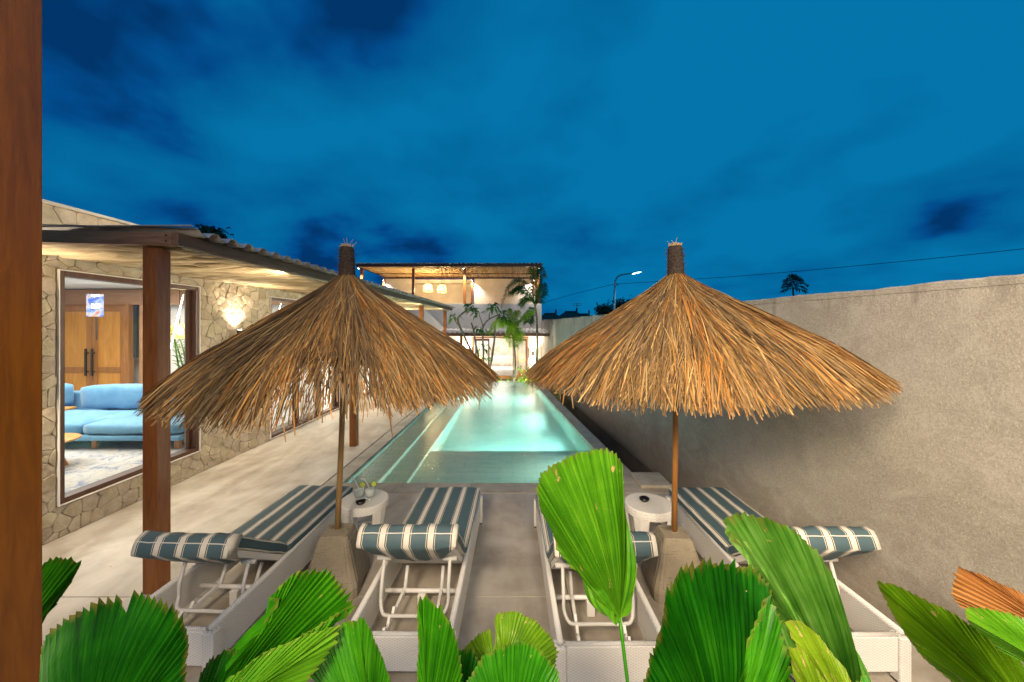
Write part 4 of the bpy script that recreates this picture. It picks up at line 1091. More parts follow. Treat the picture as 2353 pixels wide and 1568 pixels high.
# =================================================================== THATCHED PARASOLS
def parasol(px0, d0, zt, ax, az, lean, seed, label, pole_mat, coltop, Rr=1.26, tiltv=(0, 0), gapdir=None, sl=.60, dr=.25):
    """px0: foot of the pole; ax, az: apex"""
    e = empty('thatched_parasol', (px0, d0, 0), label=label, cat='parasol', group='thatched parasols behind the loungers')
    rd = random.Random(seed)
    apx = Vector((ax-px0, 0, az))
    foot = Vector((0, 0, zt))
    MB().tube([foot, foot.lerp(apx, .35)+Vector((.004, 0, 0)), foot.lerp(apx, .7), apx+Vector((0, 0, -.02))], [.023, .023, .022, .022], 12).build('pole', M[pole_mat], e, smooth=True)
    upv = (apx - foot).normalized() + Vector((tiltv[0], tiltv[1], 0)); upv.normalize()
    A = upv.cross(Vector((0, 1, 0))).normalized(); B = A.cross(upv).normalized()
    if A.x < 0: A = -A
    if B.y < 0: B = -B
    def S(th, r, lift=0):
        # surface of the cone; falls a little faster beyond the rib ends
        drop = sl*r + (0.0 if r < .95 else dr*(r-.95)**1.3)
        if r < .16: drop = sl*r + (0.16-r)*-.35
        return apx + (A*math.cos(th) + B*math.sin(th))*r + upv*(-drop + lift)
    # collar of wound rope, with a straw stub on top
    cb = MB(); pts_ = []
    prof = [(.056, -.03), (.068, -.01)] + [(.066 + .004*(k % 2) - .0006*k, .0 + k*.014) for k in range(21)] + [(.05, .295)]
    rings = []; n = 24
    for r_, z in prof:
        rings.append([cb.vert(apx + (A*math.cos(2*math.pi*k/n)+B*math.sin(2*math.pi*k/n))*r_*rd.uniform(.96, 1.04) + upv*z) for k in range(n)])
    for a_, b_ in zip(rings, rings[1:]):
        for k in range(n): cb.face((a_[k], a_[(k+1) % n], b_[(k+1) % n], b_[k]))
    cb.face(rings[-1]); cb.face(rings[0][::-1]); collar = cb.build('collar', M['rope'], e)
    fz = MB()
    for k in range(260):
        th = rd.uniform(0, 6.28); z = rd.uniform(0, .28); p = apx + (A*math.cos(th)+B*math.sin(th))*.062 + upv*z
        q = p + (A*math.cos(th+rd.uniform(-.9, .9))+B*math.sin(th+rd.uniform(-.9, .9)))*rd.uniform(.008, .03) + upv*rd.uniform(-.02, .02)
        fz.tube([p, q], .0012, 3, False)
    fz.build('loose_fibres', M['rope'], collar, kind='stuff')
    tint_set = [(.44, .265, .09), (.35, .20, .065), (.54, .345, .13), (.25, .13, .04), (.37, .225, .085), (.29, .185, .085), (.46, .23, .055), (.17, .09, .032)]
    tb_ = MB()
    for k in range(60):
        th = rd.uniform(0, 6.28); r_ = rd.uniform(0, .045); p = apx + (A*math.cos(th)+B*math.sin(th))*r_ + upv*.28
        q = p + upv*rd.uniform(.02, .045 if k % 12 else .10) + A*rd.uniform(-.02, .02)*(1 if k % 12 else 3)
        tb_.colr = (.52, .34, .15); tb_.tube([p, q], .003 if k % 12 else .0016, 4)
    tb_.build('straw_stub', M['thatch'], e, use_col=True, kind='stuff')
    # ribs and hidden lining
    for k in range(8):
        th = k*math.pi/4+.2
        MB().tube([S(th, .05, -.06), S(th, .55, -.06), S(th, 1.02, -.05)], .014, 6).build('rib', M['bamboo'], e)
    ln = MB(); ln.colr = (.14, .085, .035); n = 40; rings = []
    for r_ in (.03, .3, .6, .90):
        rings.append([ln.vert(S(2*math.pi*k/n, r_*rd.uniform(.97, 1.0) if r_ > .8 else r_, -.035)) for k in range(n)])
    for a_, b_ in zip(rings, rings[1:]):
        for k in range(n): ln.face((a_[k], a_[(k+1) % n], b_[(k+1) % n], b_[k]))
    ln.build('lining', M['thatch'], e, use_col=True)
    # straw
    sb = MB()
    ph = [rd.uniform(0, 6.28) for _ in range(6)]
    def clump(th, r):     # clumping of colour round the parasol
        return math.sin(7*th+ph[0]) + .8*math.sin(13*th+ph[1]+2*r) + .7*math.sin(23*th+ph[2]) + .5*math.sin(3*th+ph[3]-3*r)
    N_ = 24000
    for k in range(N_):
        th = rd.uniform(0, 2*math.pi)
        u = k / N_
        # layers from the rim up to the collar, upper layers lifted higher
        if u < .34: r0 = rd.uniform(.62, .98); L_ = rd.uniform(.30, .55)
        elif u < .72: r0 = rd.uniform(.30, .80); L_ = rd.uniform(.30, .62)
        else: r0 = rd.uniform(.05, .40); L_ = rd.uniform(.28, .75)
        rim = Rr*(1 + .012*math.sin(5*th+ph[5]) + .01*math.sin(11*th+ph[0]))
        rend = min(r0 + L_*.86, rim*rd.uniform(.965, 1.0))
        if gapdir is not None and rend > .95:
            dth = (th - gapdir + math.pi) % (2*math.pi) - math.pi
            if abs(dth) < .30 and rd.random() < .86*(1-(abs(dth)/.30)**3): continue
        lay = .004 + .05*u*(1-min(1, r0)) + rd.uniform(0, .022)
        dev = rd.gauss(0, .22) + .12*math.sin(9*th+ph[4]+2*r0)
        if rd.random() < .05: dev += rd.uniform(-.8, .8)
        w = rd.uniform(.003, .0065) if rd.random() < .75 else rd.uniform(.0065, .011)
        cval = clump(th, r0)
        c = tint_set[int(rd.random()*8)]
        if cval > .8 and rd.random() < .38: c = (.44, .18, .035)
        elif cval < -1.0 and rd.random() < .5: c = (.20, .125, .055)
        m_ = rd.uniform(.42, 1.28); sb.colr = tuple(min(1, q*m_) for q in c)
        ns = 3; prv = None
        tw0 = rd.uniform(-1.1, 1.1); bow = rd.uniform(-.012, .022)
        endd = rd.uniform(0, .05) if rend > rim*.9 else 0
        for i in range(ns+1):
            t = i/ns; r_ = r0 + (rend-r0)*t
            thh = th + dev*t*(L_)/max(.35, r_)*.75
            lift = lay*(1-.6*t) + bow*math.sin(math.pi*t)
            p = S(thh, r_, lift) - upv*endd*t*t
            tan = (A*-math.sin(thh)+B*math.cos(thh))
            tw = tw0*(.4+t*.6)
            wv = (tan*math.cos(tw) + upv*math.sin(tw))*w*(.6 if i == 0 else (1 if i < ns else .7))*.5
            cur = (sb.vert(p-wv), sb.vert(p+wv))
            if prv: sb.face((prv[0], prv[1], cur[1], cur[0]))
            prv = cur
    # blunt fringe: short stalks pointing down all round the rim
    for k in range(4200):
        th = rd.uniform(0, 2*math.pi); rim = Rr*(1 + .012*math.sin(5*th+ph[5]) + .01*math.sin(11*th+ph[0]))
        if gapdir is not None and abs((th - gapdir + math.pi) % (2*math.pi) - math.pi) < .25 and rd.random() < .8: continue
        r_ = rim*rd.uniform(.84, .985); c = tint_set[int(rd.random()*8)]; m_ = rd.uniform(.6, 1.25); sb.colr = tuple(min(1, q*m_) for q in c)
        p = S(th, r_-.10, rd.uniform(-.02, .01)); rad = (A*math.cos(th)+B*math.sin(th)); tan = (A*-math.sin(th)+B*math.cos(th))
        q = S(th + rd.gauss(0, .02), r_, 0) - upv*rd.uniform(.02, .075)
        w = tan*rd.uniform(.0015, .004) + upv*rd.uniform(-.002, .002); a_, b_, c_, d_ = sb.vert(p-w), sb.vert(p+w), sb.vert(q+w*.9), sb.vert(q-w*.9); sb.face((a_, b_, c_, d_))
    # stray stalks hanging at the rim
    for k in range(60):
        th = rd.uniform(0, 6.28); r_ = Rr*rd.uniform(.90, .99); c = tint_set[int(rd.random()*8)]; sb.colr = c
        p = S(th, r_, 0); q = p + Vector((rd.uniform(-.02, .02), rd.uniform(-.02, .02), -rd.uniform(.06, .16)))
        w = Vector((.004, .002, 0)); a_, b_, c_, d_ = sb.vert(p-w), sb.vert(p+w), sb.vert(q+w*.6), sb.vert(q-w*.6); sb.face((a_, b_, c_, d_))
    sb.build('thatch', M['thatch'], e, use_col=True, kind='stuff')
    return e
parasol(-1.46, 3.138, .45, -1.378, 2.515, 0, 31, 'left thatched straw parasol with dark rope collar on a pale bamboo pole', 'bamboo', 0, 1.285, (-.045, -.02), gapdir=-1.27)
parasol(1.342, 3.105, .45, 1.357, 2.517, 0, 22, 'right thatched straw parasol with dark rope collar on a brown pole, before the rendered wall', 'bamboo_brown', 0, 1.29, (-.05, -.03), sl=.535, dr=.2)

def base_block(x, y, rz, label):
    e = empty('parasol_base', (x, y, 0), rz, label=label, cat='parasol base', group='concrete parasol bases')
    b = MB(); zt, hb, ht, ch = .45, .215, .105, .018
    def oct_(h, z, c):
        return [b.vert(p) for p in ((-h+c, -h, z), (h-c, -h, z), (h, -h+c, z), (h, h-c, z), (h-c, h, z), (-h+c, h, z), (-h, h-c, z), (-h, -h+c, z))]
    lv = [oct_(hb, .0, .03), oct_(hb, .075, .03), oct_(ht+.008, zt-.02, .015), oct_(ht-.004, zt, .012)]
    for A, B in zip(lv, lv[1:]):
        for k in range(8): b.face((A[k], A[(k+1) % 8], B[(k+1) % 8], B[k]))
    b.face(lv[0][::-1]); b.face(lv[-1]); o = b.build('block', M['block'], e, bevel=.004)
    # notch under each side
    cut = MB(); cut.box(-.09, .09, -.3, .3, -.02, .035); cut.box(-.3, .3, -.0901, .0901, -.021, .0351)
    co = cut.build('notch_cutter', M['concrete_shade'], e)
    # raised panel lines cast into each face
    for s in range(4):
        pm = MB(); c_, s_ = math.cos(s*math.pi/2), math.sin(s*math.pi/2)
        def fp(u, t):     # point on the face: u across, t up
            hh = hb + (ht+.008-hb)*t; z = .075 + (zt-.095)*t
            q = (u*hh, -(hh+.0025), z); return Vector((q[0]*c_-q[1]*s_, q[0]*s_+q[1]*c_, q[2]))
        c4 = [fp(-.74, .08), fp(.74, .08), fp(.74, .93), fp(-.74, .93)]
        nrm = (c4[1]-c4[0]).cross(c4[3]-c4[0]).normalized()
        lo = [pm.vert(p - nrm*.006) for p in c4]; hi = [pm.vert(p + nrm*.002) for p in c4]
        pm.face(hi)
        for k in range(4): pm.face((lo[k], lo[(k+1) % 4], hi[(k+1) % 4], hi[k]))
        pm.build('face_panel', M['block'], e, bevel=.003)
    bpy.data.objects.remove(co)
    MB().lathe([(.034, 0), (.036, .006), (.026, .008)], 16, (0, 0, zt)).build('sleeve', M['block'], e)
    bx('notch_shade', M['concrete_shade'], e, -.07, .07, -hb-.003, -hb+.01, 0, .03); bx('notch_shade', M['concrete_shade'], e, hb-.01, hb+.003, -.07, .07, 0, .03)  # dark slabs paint the shade of the notches; the block stays uncut
    return e
base_block(-1.46, 3.138, R(6), 'tapered square concrete block holding the bamboo pole of the left parasol')
base_block(1.342, 3.105, R(-5), 'tapered square concrete block holding the brown pole of the right parasol')

# =================================================================== SUN LOUNGERS
def lounger(x, y, rz, alpha, label, seed):
    e = empty('sun_lounger', (x, y, 0), rz, label=label, cat='sun lounger', group='striped sun loungers in a row by the pool')
    rd = random.Random(seed); W = .308; L_ = 1.90
    for s in (-1, 1):
        bx('side_panel', M['wicker'], e, s*W-.016, s*W+.016, .03, L_-.03, .065, .295, .006)
        MB().tube([(s*W, .02, .302), (s*W, L_-.02, .302)], .019, 8).build('side_rail', M['wrap'], e, smooth=True)
        for yy in (.0, L_-.07): bx('leg', M['wicker'], e, s*W-.035 if s < 0 else s*W-.035, s*W+.035, yy, yy+.07, 0.012, .065 + (.22), .008)
        for yy in (.0, L_-.07): bx('foot_pad', M['metal_black'], e, s*W-.03, s*W+.03, yy+.005, yy+.065, 0.0, .011)
    bx('head_panel', M['wicker'], e, -W+.036, W-.036, .012, .045, .075, .285, .006)
    bx('foot_panel', M['wicker'], e, -W+.036, W-.036, L_-.045, L_-.012, .075, .285, .006)
    MB().tube([(-W+.03, .028, .29), (W-.03, .028, .29)], .014, 8).build('head_rail', M['wrap'], e, smooth=True)
    HY = .77
    bx('seat_deck', M['wicker'], e, -W+.02, W-.02, HY+.01, L_-.05, .262, .300, .004)
    # under frame
    MB().tube([(-W+.02, .62, .135), (W-.02, .62, .135)], .017, 8).build('cross_tube', M['white_metal'], e, smooth=True)
    bx('centre_foot', M['wicker'], e, -.035, .025, .585, .645, .012, .12, .005)
    for s in (-1, 1):
        MB().tube([(s*.14, .625, .135), (s*.14, .70, .275)], .014, 8).build('strut', M['white_metal'], e, smooth=True)
        b = MB(); b.bar((s*.14, .625, .14), (s*.17, .05, .10), .022, .034); 
        for k in range(4):
            t = .42 + k*.15; p = Vector((s*.14, .625, .14)).lerp(Vector((s*.17, .05, .10)), t)
            b.bar(p + Vector((0, 0, .012)), p + Vector((0, .03, .045)), .02, .022)
        b.build('notched_rack', M['white_metal'], e, bevel=.003)
        for k in range(3):
            t = .40 + k*.2; p = Vector((s*.14, .625, .14)).lerp(Vector((s*.17, .05, .10)), t)
            MB().lathe([(.004, 0), (.004, .003)], 8, (p.x-.008, p.y, p.z+.018)).build('rivet', M['metal_black'], e)
    # backrest
    t = Vector((0, -math.cos(alpha), math.sin(alpha))); nr = Vector((0, math.sin(alpha), math.cos(alpha)))  # nr: towards the sitter
    hp = Vector((0, HY, .300)); BL = .70
    b = MB(); 
    o = Matrix(((1, 0, 0), (0, t.y, nr.y), (0, t.z, nr.z)))
    def bp(x_, s_, n_): return hp + Vector((x_, 0, 0)) + t*s_ + nr*n_
    def obb(nm, mat, x0, x1, s0, s1, n0, n1, bev=.005):
        b = MB(); v = [b.vert(bp(*q)) for q in ((x0,s0,n0),(x1,s0,n0),(x1,s1,n0),(x0,s1,n0),(x0,s0,n1),(x1,s0,n1),(x1,s1,n1),(x0,s1,n1))]
        for q in ((0,1,2,3),(4,7,6,5),(0,4,5,1),(1,5,6,2),(2,6,7,3),(3,7,4,0)): b.face([v[i] for i in q])
        return b.build(nm, mat, e, bevel=bev)
    obb('backrest', M['wicker'], -W+.025, W-.025, .0, BL, -.045, -.002)
    # U shaped prop standing in the rack
    top_s = .36; pl = bp(-.235, top_s, -.06); prr = bp(.235, top_s, -.06)
    zb, yb = .165, .33
    up_ = []
    c0 = [pl, (-.235, (pl.y+yb)/2, (pl.z+zb)/2), (-.235, yb+.05, zb+.06), (-.21, yb+.01, zb+.012), (-.16, yb, zb), (0, yb, zb), (.16, yb, zb), (.21, yb+.01, zb+.012), (.235, yb+.05, zb+.06), (.235, (pl.y+yb)/2, (pl.z+zb)/2), prr]
    MB().tube(catmull(c0, 3), .0125, 8).build('prop_frame', M['wrap'], e, smooth=True)
    for s in (-1, 1):
        p = bp(s*.235, top_s, -.06); MB().tube([p - Vector((.05, 0, 0)), p + Vector((.05, 0, 0))], .017, 8).build('bracket', M['wrap'], e, smooth=True)
    # cushions
    def pad(nm, fn, length, half, thick, ns, endround=.04, puff=.012, seed=0):
        """fn(x, s, n) -> point; rounded slab with stripes running along s"""
        b = MB(); ringn = []; 
        r_ = thick*.42
        sec = []
        for k in range(15): sec.append((-half + r_ + (2*half-2*r_)*k/14, thick))
        for k in range(1, 4): a_ = math.pi/2*(1-k/4); sec.append((half-r_+math.cos(a_)*r_, thick-r_+math.sin(a_)*r_))
        sec.append((half, thick-r_)); sec.append((half, r_))
        for k in range(1, 4): a_ = -math.pi/2*(k/4); sec.append((half-r_+math.cos(a_)*r_, r_+math.sin(a_)*r_))
        for k in range(15): sec.append((half - r_ - (2*half-2*r_)*k/14, 0))
        for k in range(1, 4): a_ = -math.pi/2 - math.pi/2*(k/4); sec.append((-half+r_+math.cos(a_)*r_, r_+math.sin(a_)*r_))
        sec.append((-half, r_)); sec.append((-half, thick-r_))
        for k in range(1, 4): a_ = math.pi - math.pi/2*(k/4); sec.append((-half+r_+math.cos(a_)*r_, thick-r_+math.sin(a_)*r_))
        m_ = len(sec); ss = [0, .012, .03, .05] + [.05 + (length-.10)*i/ns for i in range(1, ns)] + [length-.05, length-.03, length-.012, length]
        rings = []
        for s_ in ss:
            ed = min(s_, length-s_); sh = 1 - max(0, 1-ed/.05)**2*.5; sx = 1 - max(0, 1-ed/.05)**2*.04
            ring = []
            for (x_, n_) in sec:
                n2 = thick/2 + (n_-thick/2)*sh
                if n_ > thick*.8: n2 += puff*(1-(x_/half)**4)*min(1, ed/.1)
                wob = mnoise.noise(Vector((x_*7+seed, s_*6, n_*9)))*.007 + mnoise.noise(Vector((x_*3+seed, s_*22, 0)))*.0035
                ring.append(b.vert(fn(x_*sx, s_, n2 + wob)))
            rings.append(ring)
        for q in range(len(ss)-1):
            for k in range(m_):
                k2 = (k+1) % m_; xm = (sec[k][0]+sec[k2][0])/2; nm_ = (sec[k][1]+sec[k2][1])/2
                side = abs(xm) > half - r_*.6 and thick*.12 < nm_ < thick*.86
                if side: uv = [(.12, 0)]*4
                else: uv = [((sec[k][0]/half+1)/2, ss[q]), ((sec[k2][0]/half+1)/2, ss[q]), ((sec[k2][0]/half+1)/2, ss[q+1]), ((sec[k][0]/half+1)/2, ss[q+1])]
                b.face((rings[q][k], rings[q][k2], rings[q+1][k2], rings[q+1][k]), uv)
        for ring, s_, rev in ((rings[0], 0, False), (rings[-1], length, True)):
            f_ = ring if rev else ring[::-1]; sc_ = sec if rev else sec[::-1]
            b.face(f_, [((q[0]/half+1)/2, s_) for q in sc_])
        o = b.build(nm, M['stripe'], e, smooth=True)
        for sgn in (-1, 1):
            for nn in (thick*.90, thick*.10):
                MB().tube([fn(sgn*(half-r_*.08), .03 + (length-.06)*i/10, nn + mnoise.noise(Vector((half*7*sgn+seed, (length*i/10)*6, nn*9)))*.007) for i in range(11)], .0035, 5).build('piping', M['piping'], o)
        return o
    pad('mattress', lambda x_, s_, n_: Vector((x_, L_+.02-s_, .300+n_)), L_+.02-HY, W+.004, .078, 22, seed=seed)
    pad('back_cushion', lambda x_, s_, n_: bp(x_, s_, n_+.0), BL+.02, W-.002, .075, 16, seed=seed+3)
    # canvas hood pulled over the head end and sagging behind the backrest
    b = MB(); nx_, hw = 26, W+.012; prof = [(.66, .083), (BL+.015, .080), (BL+.05, .045), (BL+.05, .0), (BL+.035, -.05)]
    grid = []
    npf = 14
    for i in range(nx_+1):
        u = i/nx_*2-1; sag = .42*(1-abs(u)**2.6)**.8 + .03; row = []
        path = [bp(0, s_, n_) for s_, n_ in prof] 
        bulge = .022*(1-u*u)
        for k in range(6):
            tt = (k+1)/6; row_p = bp(0, BL+.035 - sag*tt, -.055 - bulge*math.sin(math.pi*min(1, tt*.9))); path.append(row_p)
        col_ = []
        for k, p in enumerate(path):
            wob = mnoise.noise(Vector((u*4+seed, k*.7, 1)))*.012
            q = p + Vector((u*hw*(1 - .015*max(0, k-4)), wob*.4, wob)); col_.append(b.vert(q))
        grid.append(col_)
    for i in range(nx_):
        for k in range(len(grid[0])-1):
            u0, u1 = i/nx_, (i+1)/nx_; b.face((grid[i][k], grid[i+1][k], grid[i+1][k+1], grid[i][k+1]), [(u0, k), (u1, k), (u1, k+1), (u0, k+1)])
    # closed ends of the hood
    for i, s in ((0, -1), (nx_, 1)):
        inner = [b.vert(bp(s*(hw-.004), .66, .0)), b.vert(bp(s*(hw-.004), .62, -.05))]
        ids = grid[i]
        f_ = ids[:8] + inner[::-1]
        b.face(f_ if s < 0 else f_[::-1], [(.01, 0)]*len(f_))
    hood = b.build('cushion_hood', M['stripe'], e, smooth=True)
    sl = hood.modifiers.new('solid', 'SOLIDIFY'); sl.thickness = .004; sl.offset = -1
    MB().tube([bp(-hw + 2*hw*i/20, BL+.054, .02 + mnoise.noise(Vector((i*.5, seed, 0)))*.004) for i in range(21)], .004, 5).build('seam', M['piping'], hood)
    hem = MB().tube([b.v[grid[i][-1]] for i in range(nx_+1)], .004, 5).build('hem', M['piping'], hood)
    return e
lounger(-2.155, 2.285, R(-2.3), R(34), 'striped sun lounger farthest left, between the timber post and the left parasol base', 1)
lounger(-.685, 2.24, R(-.6), R(40), 'striped sun lounger right of the left parasol base, beside the table with drinks', 2)
lounger(.590, 2.17, R(.4), R(39), 'striped sun lounger left of the right parasol base, partly behind the tall fan leaf', 3)
lounger(2.045, 2.235, R(.4), R(39), 'striped sun lounger farthest right, against the rendered wall', 4)

# =================================================================== TABLES, DRINKS, ASHTRAYS
def table(x, y, rz, label):
    e = empty('side_table', (x, y, 0), rz, label=label, cat='side table', group='round white wicker side tables')
    r_ = .225
    MB().lathe([(r_-.02, .395), (r_, .40), (r_+.002, .43), (r_, .462), (r_-.012, .47), (0.001, .472)], 40).build('tabletop', M['wicker_top'], e, smooth=False)
    for k in range(4):
        a = math.pi/4 + k*math.pi/2; b = MB(); rings = []
        for zz, rr_, wd in ((.40, r_-.012, .075), (.25, r_-.03, .06), (.05, r_-.055, .05), (.0, r_-.06, .048)):
            ca, sa = math.cos(a), math.sin(a); rings.append([b.vert((ca*q-sa*w_, sa*q+ca*w_, zz)) for q, w_ in ((rr_, -wd), (rr_+.012, 0), (rr_, wd), (rr_-.025, wd), (rr_-.02, 0), (rr_-.025, -wd))])
        for A, B in zip(rings, rings[1:]):
            for j in range(6): b.face((A[j], A[(j+1) % 6], B[(j+1) % 6], B[j]))
        b.face(rings[-1]); b.build('leg', M['wicker'], e, bevel=.006)
    MB().tube([(math.cos(q*math.pi/16)*(r_-.075), math.sin(q*math.pi/16)*(r_-.075), .16) for q in range(33)], .008, 6).build('ring_brace', M['wrap'], e, smooth=True)
    return e
T1 = (-1.44, 3.66); T2 = (1.305, 3.57)
table(*T1, .3, 'round white wicker side table with two drinks and an ashtray, behind the left parasol pole')
table(*T2, .1, 'round white wicker side table holding only an ashtray, behind the right parasol pole')
def rescale(o, k): o.scale = (k, k, k)
def glass(x, y, rz, label):
    e = empty('drink_glass', (x, y, .473), rz,  label=label, cat='drink', group='iced drinks on the side table')
    MB().lathe([(.026, 0), (.026, .004), (.008, .008), (.010, .014), (.032, .028), (.039, .052), (.036, .082), (.031, .108), (.030, .112)], 24, close=False).build('goblet', M['glassware'], e, smooth=True)
    MB().lathe([(.004, .017), (.030, .030), (.037, .052), (.0355, .072), (.034, .078)], 20).build('drink', M['drink'], e, smooth=True)
    MB().tube([(.012, .0, .05), (-.018, 0, .12), (-.035, 0, .155), (-.062, 0, .165)], .0035, 6).build('straw', M['white_metal'], e, smooth=True)
    sl = MB().lathe([(.020, 0), (.0205, .002), (.0205, .005), (.020, .007)], 20).build('lime_slice', M['lime_rind'], e)
    sl.rotation_euler = (R(82), 0, R(10)); sl.location = (.026, .0, .115)
    MB().lathe([(.0175, -.001), (.0175, .008)], 20).build('lime_flesh', M['lime'], sl)
    return e
rescale(glass(-1.475, 3.62, 0, 'left glass of cloudy lime drink with straw on the wicker table'), 1.3)
rescale(glass(-1.375, 3.63, .3, 'right glass of cloudy lime drink with straw on the wicker table'), 1.3)
def ashtray(x, y, rz, label, boat):
    e = empty('ashtray', (x, y, .474), rz, label=label, cat='ashtray')
    b = MB(); n = 28; rings = []
    for r_, z in ((.030, 0), (.044, .012), (.047, .030), (.041, .031), (.034, .014), (.006, .010)):
        rings.append([b.vert((r_*math.cos(2*math.pi*k/n)*(1.0), r_*math.sin(2*math.pi*k/n)*(.8 if boat else 1), z + (.008*abs(math.cos(2*math.pi*k/n))**3 if boat and r_ > .04 else 0))) for k in range(n)])
    for A, B in zip(rings, rings[1:]):
        for k in range(n): b.face((A[k], A[(k+1) % n], B[(k+1) % n], B[k]))
    b.face(rings[0][::-1]); b.face(rings[-1]); b.build('bowl', M['ash'], e, smooth=True)
    if not boat: MB().lathe([(.012, .01), (.012, .02), (.009, .022)], 12).build('stub_post', M['ash'], e)
ashtray(-1.425, 3.535, .5, 'black boat-shaped ashtray in front of the two drinks', True)
ashtray(1.270, 3.60, 0, 'round black ashtray alone on the right side table', False)

# =================================================================== FAN PALMS IN THE FOREGROUND
def fan(plant, hub, outline, pleats, mat, depth=.010, bow=.04, jag=.055, seed=0, stem=None, notches=(), label=None):
    """a pleated fan blade: ribs run from the hub to points along the outer edge (left to right)"""
    rd = random.Random(seed); hubp = P(*hub); edge = [P(*q) for q in outline]
    seg = [0]
    for a_, b_ in zip(edge, edge[1:]): seg.append(seg[-1] + (b_-a_).length)
    def at(u):
        s_ = u*seg[-1]
        for i in range(len(edge)-1):
            if s_ <= seg[i+1] + 1e-9:
                return edge[i].lerp(edge[i+1], (s_-seg[i])/max(1e-9, seg[i+1]-seg[i]))
        return edge[-1]
    n = int(pleats*1.65)*2; nr = 9; b = MB(); cols_ = []
    jit = 0
    for i in range(n+1):
        u = i/n; p = at(u)
        e0 = at(max(0, u-.02)); e1 = at(min(1, u+.02)); tan = (e1-e0).normalized(); ray = (p-hubp); nrm = tan.cross(ray.normalized()).normalized()
        if nrm.y > 0: nrm = -nrm
        ln_ = ray.length; ridge = (i % 2 == 0)
        f = 1 + (jag*rd.uniform(.1, .75) if ridge else -jag*rd.uniform(.1, .5))
        for (nu, wd, dp) in notches:
            if abs(u-nu) < wd: f *= 1 - dp*(1-abs(u-nu)/wd)
        c_ = []
        wav = math.sin(u*7+seed)*.5
        for k in range(nr+1):
            t_ = (k/nr)**.9*f
            q = hubp + ray*t_ + nrm*(bow*math.sin(math.pi*min(1, t_))*(1+.3*wav) - .35*bow*t_*t_)
            am = depth*.8*min(1, t_*1.3)*(ln_/.45)
            q = q + nrm*(am if ridge else -am)*.5 + nrm*mnoise.noise(Vector((u*6+seed, t_*2, 0)))*.012*t_
            if k == nr and ridge: pass
            c_.append(b.vert(q))
        cols_.append(c_)
    for i in range(n):
        for k in range(nr):
            u0, u1 = i/n, (i+1)/n; a_, c_ = cols_[i], cols_[i+1]
            b.face((a_[k], c_[k], c_[k+1], a_[k+1]), [(u0, k/nr), (u1, k/nr), (u1, (k+1)/nr), (u0, (k+1)/nr)])
    o = b.build('fan_leaf', M[mat], plant, kind=None, label=label)
    o['_hub'] = 0; del o['_hub']
    root = plant.location if stem is None else P(*stem)
    inv = Vector(plant.location)
    for v_ in o.data.vertices: v_.co = v_.co - inv
    pts_ = [hubp - inv, (hubp*.5 + root*.5 + Vector((0, .03, .08))) - inv, root - inv] if stem is None else [hubp-inv, root-inv]
    s_ = MB().tube(catmull(pts_, 5), .0055, 6).build('petiole', M['leaf_mid'], o, smooth=True)
    return o
fpl = empty('fan_palm', (-.95, .75, 0), label='fan palm with dark and glossy pleated leaves at the bottom left, before the far-left lounger', cat='palm plant')
fpm = empty('fan_palm', (.10, .70, 0), label='fan palm at the bottom centre with one tall yellow-green leaf rising before the third lounger', cat='palm plant')
fpr = empty('fan_palm', (.95, .75, 0), label='fan palm at the lower right with dark and pale leaves, one dried brown', cat='palm plant')
# left plant
fan(fpl, (20, 1500, 1.35), [(60, 1318, 1.35), (105, 1292, 1.35), (150, 1287, 1.36), (180, 1300, 1.37), (160, 1345, 1.37), (125, 1395, 1.37), (88, 1430, 1.36)], 16, 'leaf_mid', seed=1, depth=.012, bow=.03)
fan(fpl, (262, 1790, 1.0), [(60, 1640, 1.02), (88, 1470, 1.02), (150, 1425, 1.03), (215, 1393, 1.04), (290, 1380, 1.05), (322, 1383, 1.05), (365, 1392, 1.05), (405, 1430, 1.04), (416, 1490, 1.03), (408, 1600, 1.0)], 24, 'leaf_dark', seed=2, depth=.013, bow=.06, notches=((.545, .009, .20),))
fan(fpl, (468, 1665, 1.15), [(560, 1540, 1.15), (590, 1450, 1.17), (640, 1365, 1.19), (690, 1318, 1.22), (750, 1320, 1.22), (795, 1372, 1.20), (803, 1400, 1.18), (760, 1440, 1.15), (690, 1478, 1.12)], 22, 'leaf_mid', seed=3, depth=.016, bow=.05)
fan(fpl, (400, 1690, 1.0), [(520, 1570, 1.0), (590, 1520, 1.02), (690, 1470, 1.05), (775, 1443, 1.07), (765, 1478, 1.06), (735, 1520, 1.04), (690, 1580, 1.01)], 13, 'leaf_bright', seed=4, depth=.012, bow=.03)
fan(fpl, (462, 1720, 1.12), [(455, 1560, 1.13), (480, 1520, 1.14), (520, 1500, 1.15), (560, 1510, 1.15)], 7, 'leaf_dark', seed=15, depth=.012)
fan(fpl, (880, 1690, 1.08), [(712, 1560, 1.08), (722, 1505, 1.09), (750, 1465, 1.10), (790, 1436, 1.10), (827, 1424, 1.11), (850, 1460, 1.10), (880, 1530, 1.09), (900, 1590, 1.08)], 17, 'leaf_mid', seed=5, depth=.014, bow=.03)
fan(fpl, (60, 1780, 1.2), [(70, 1520, 1.2), (92, 1488, 1.2), (112, 1510, 1.2), (128, 1580, 1.2)], 6, 'leaf_mid', seed=16)
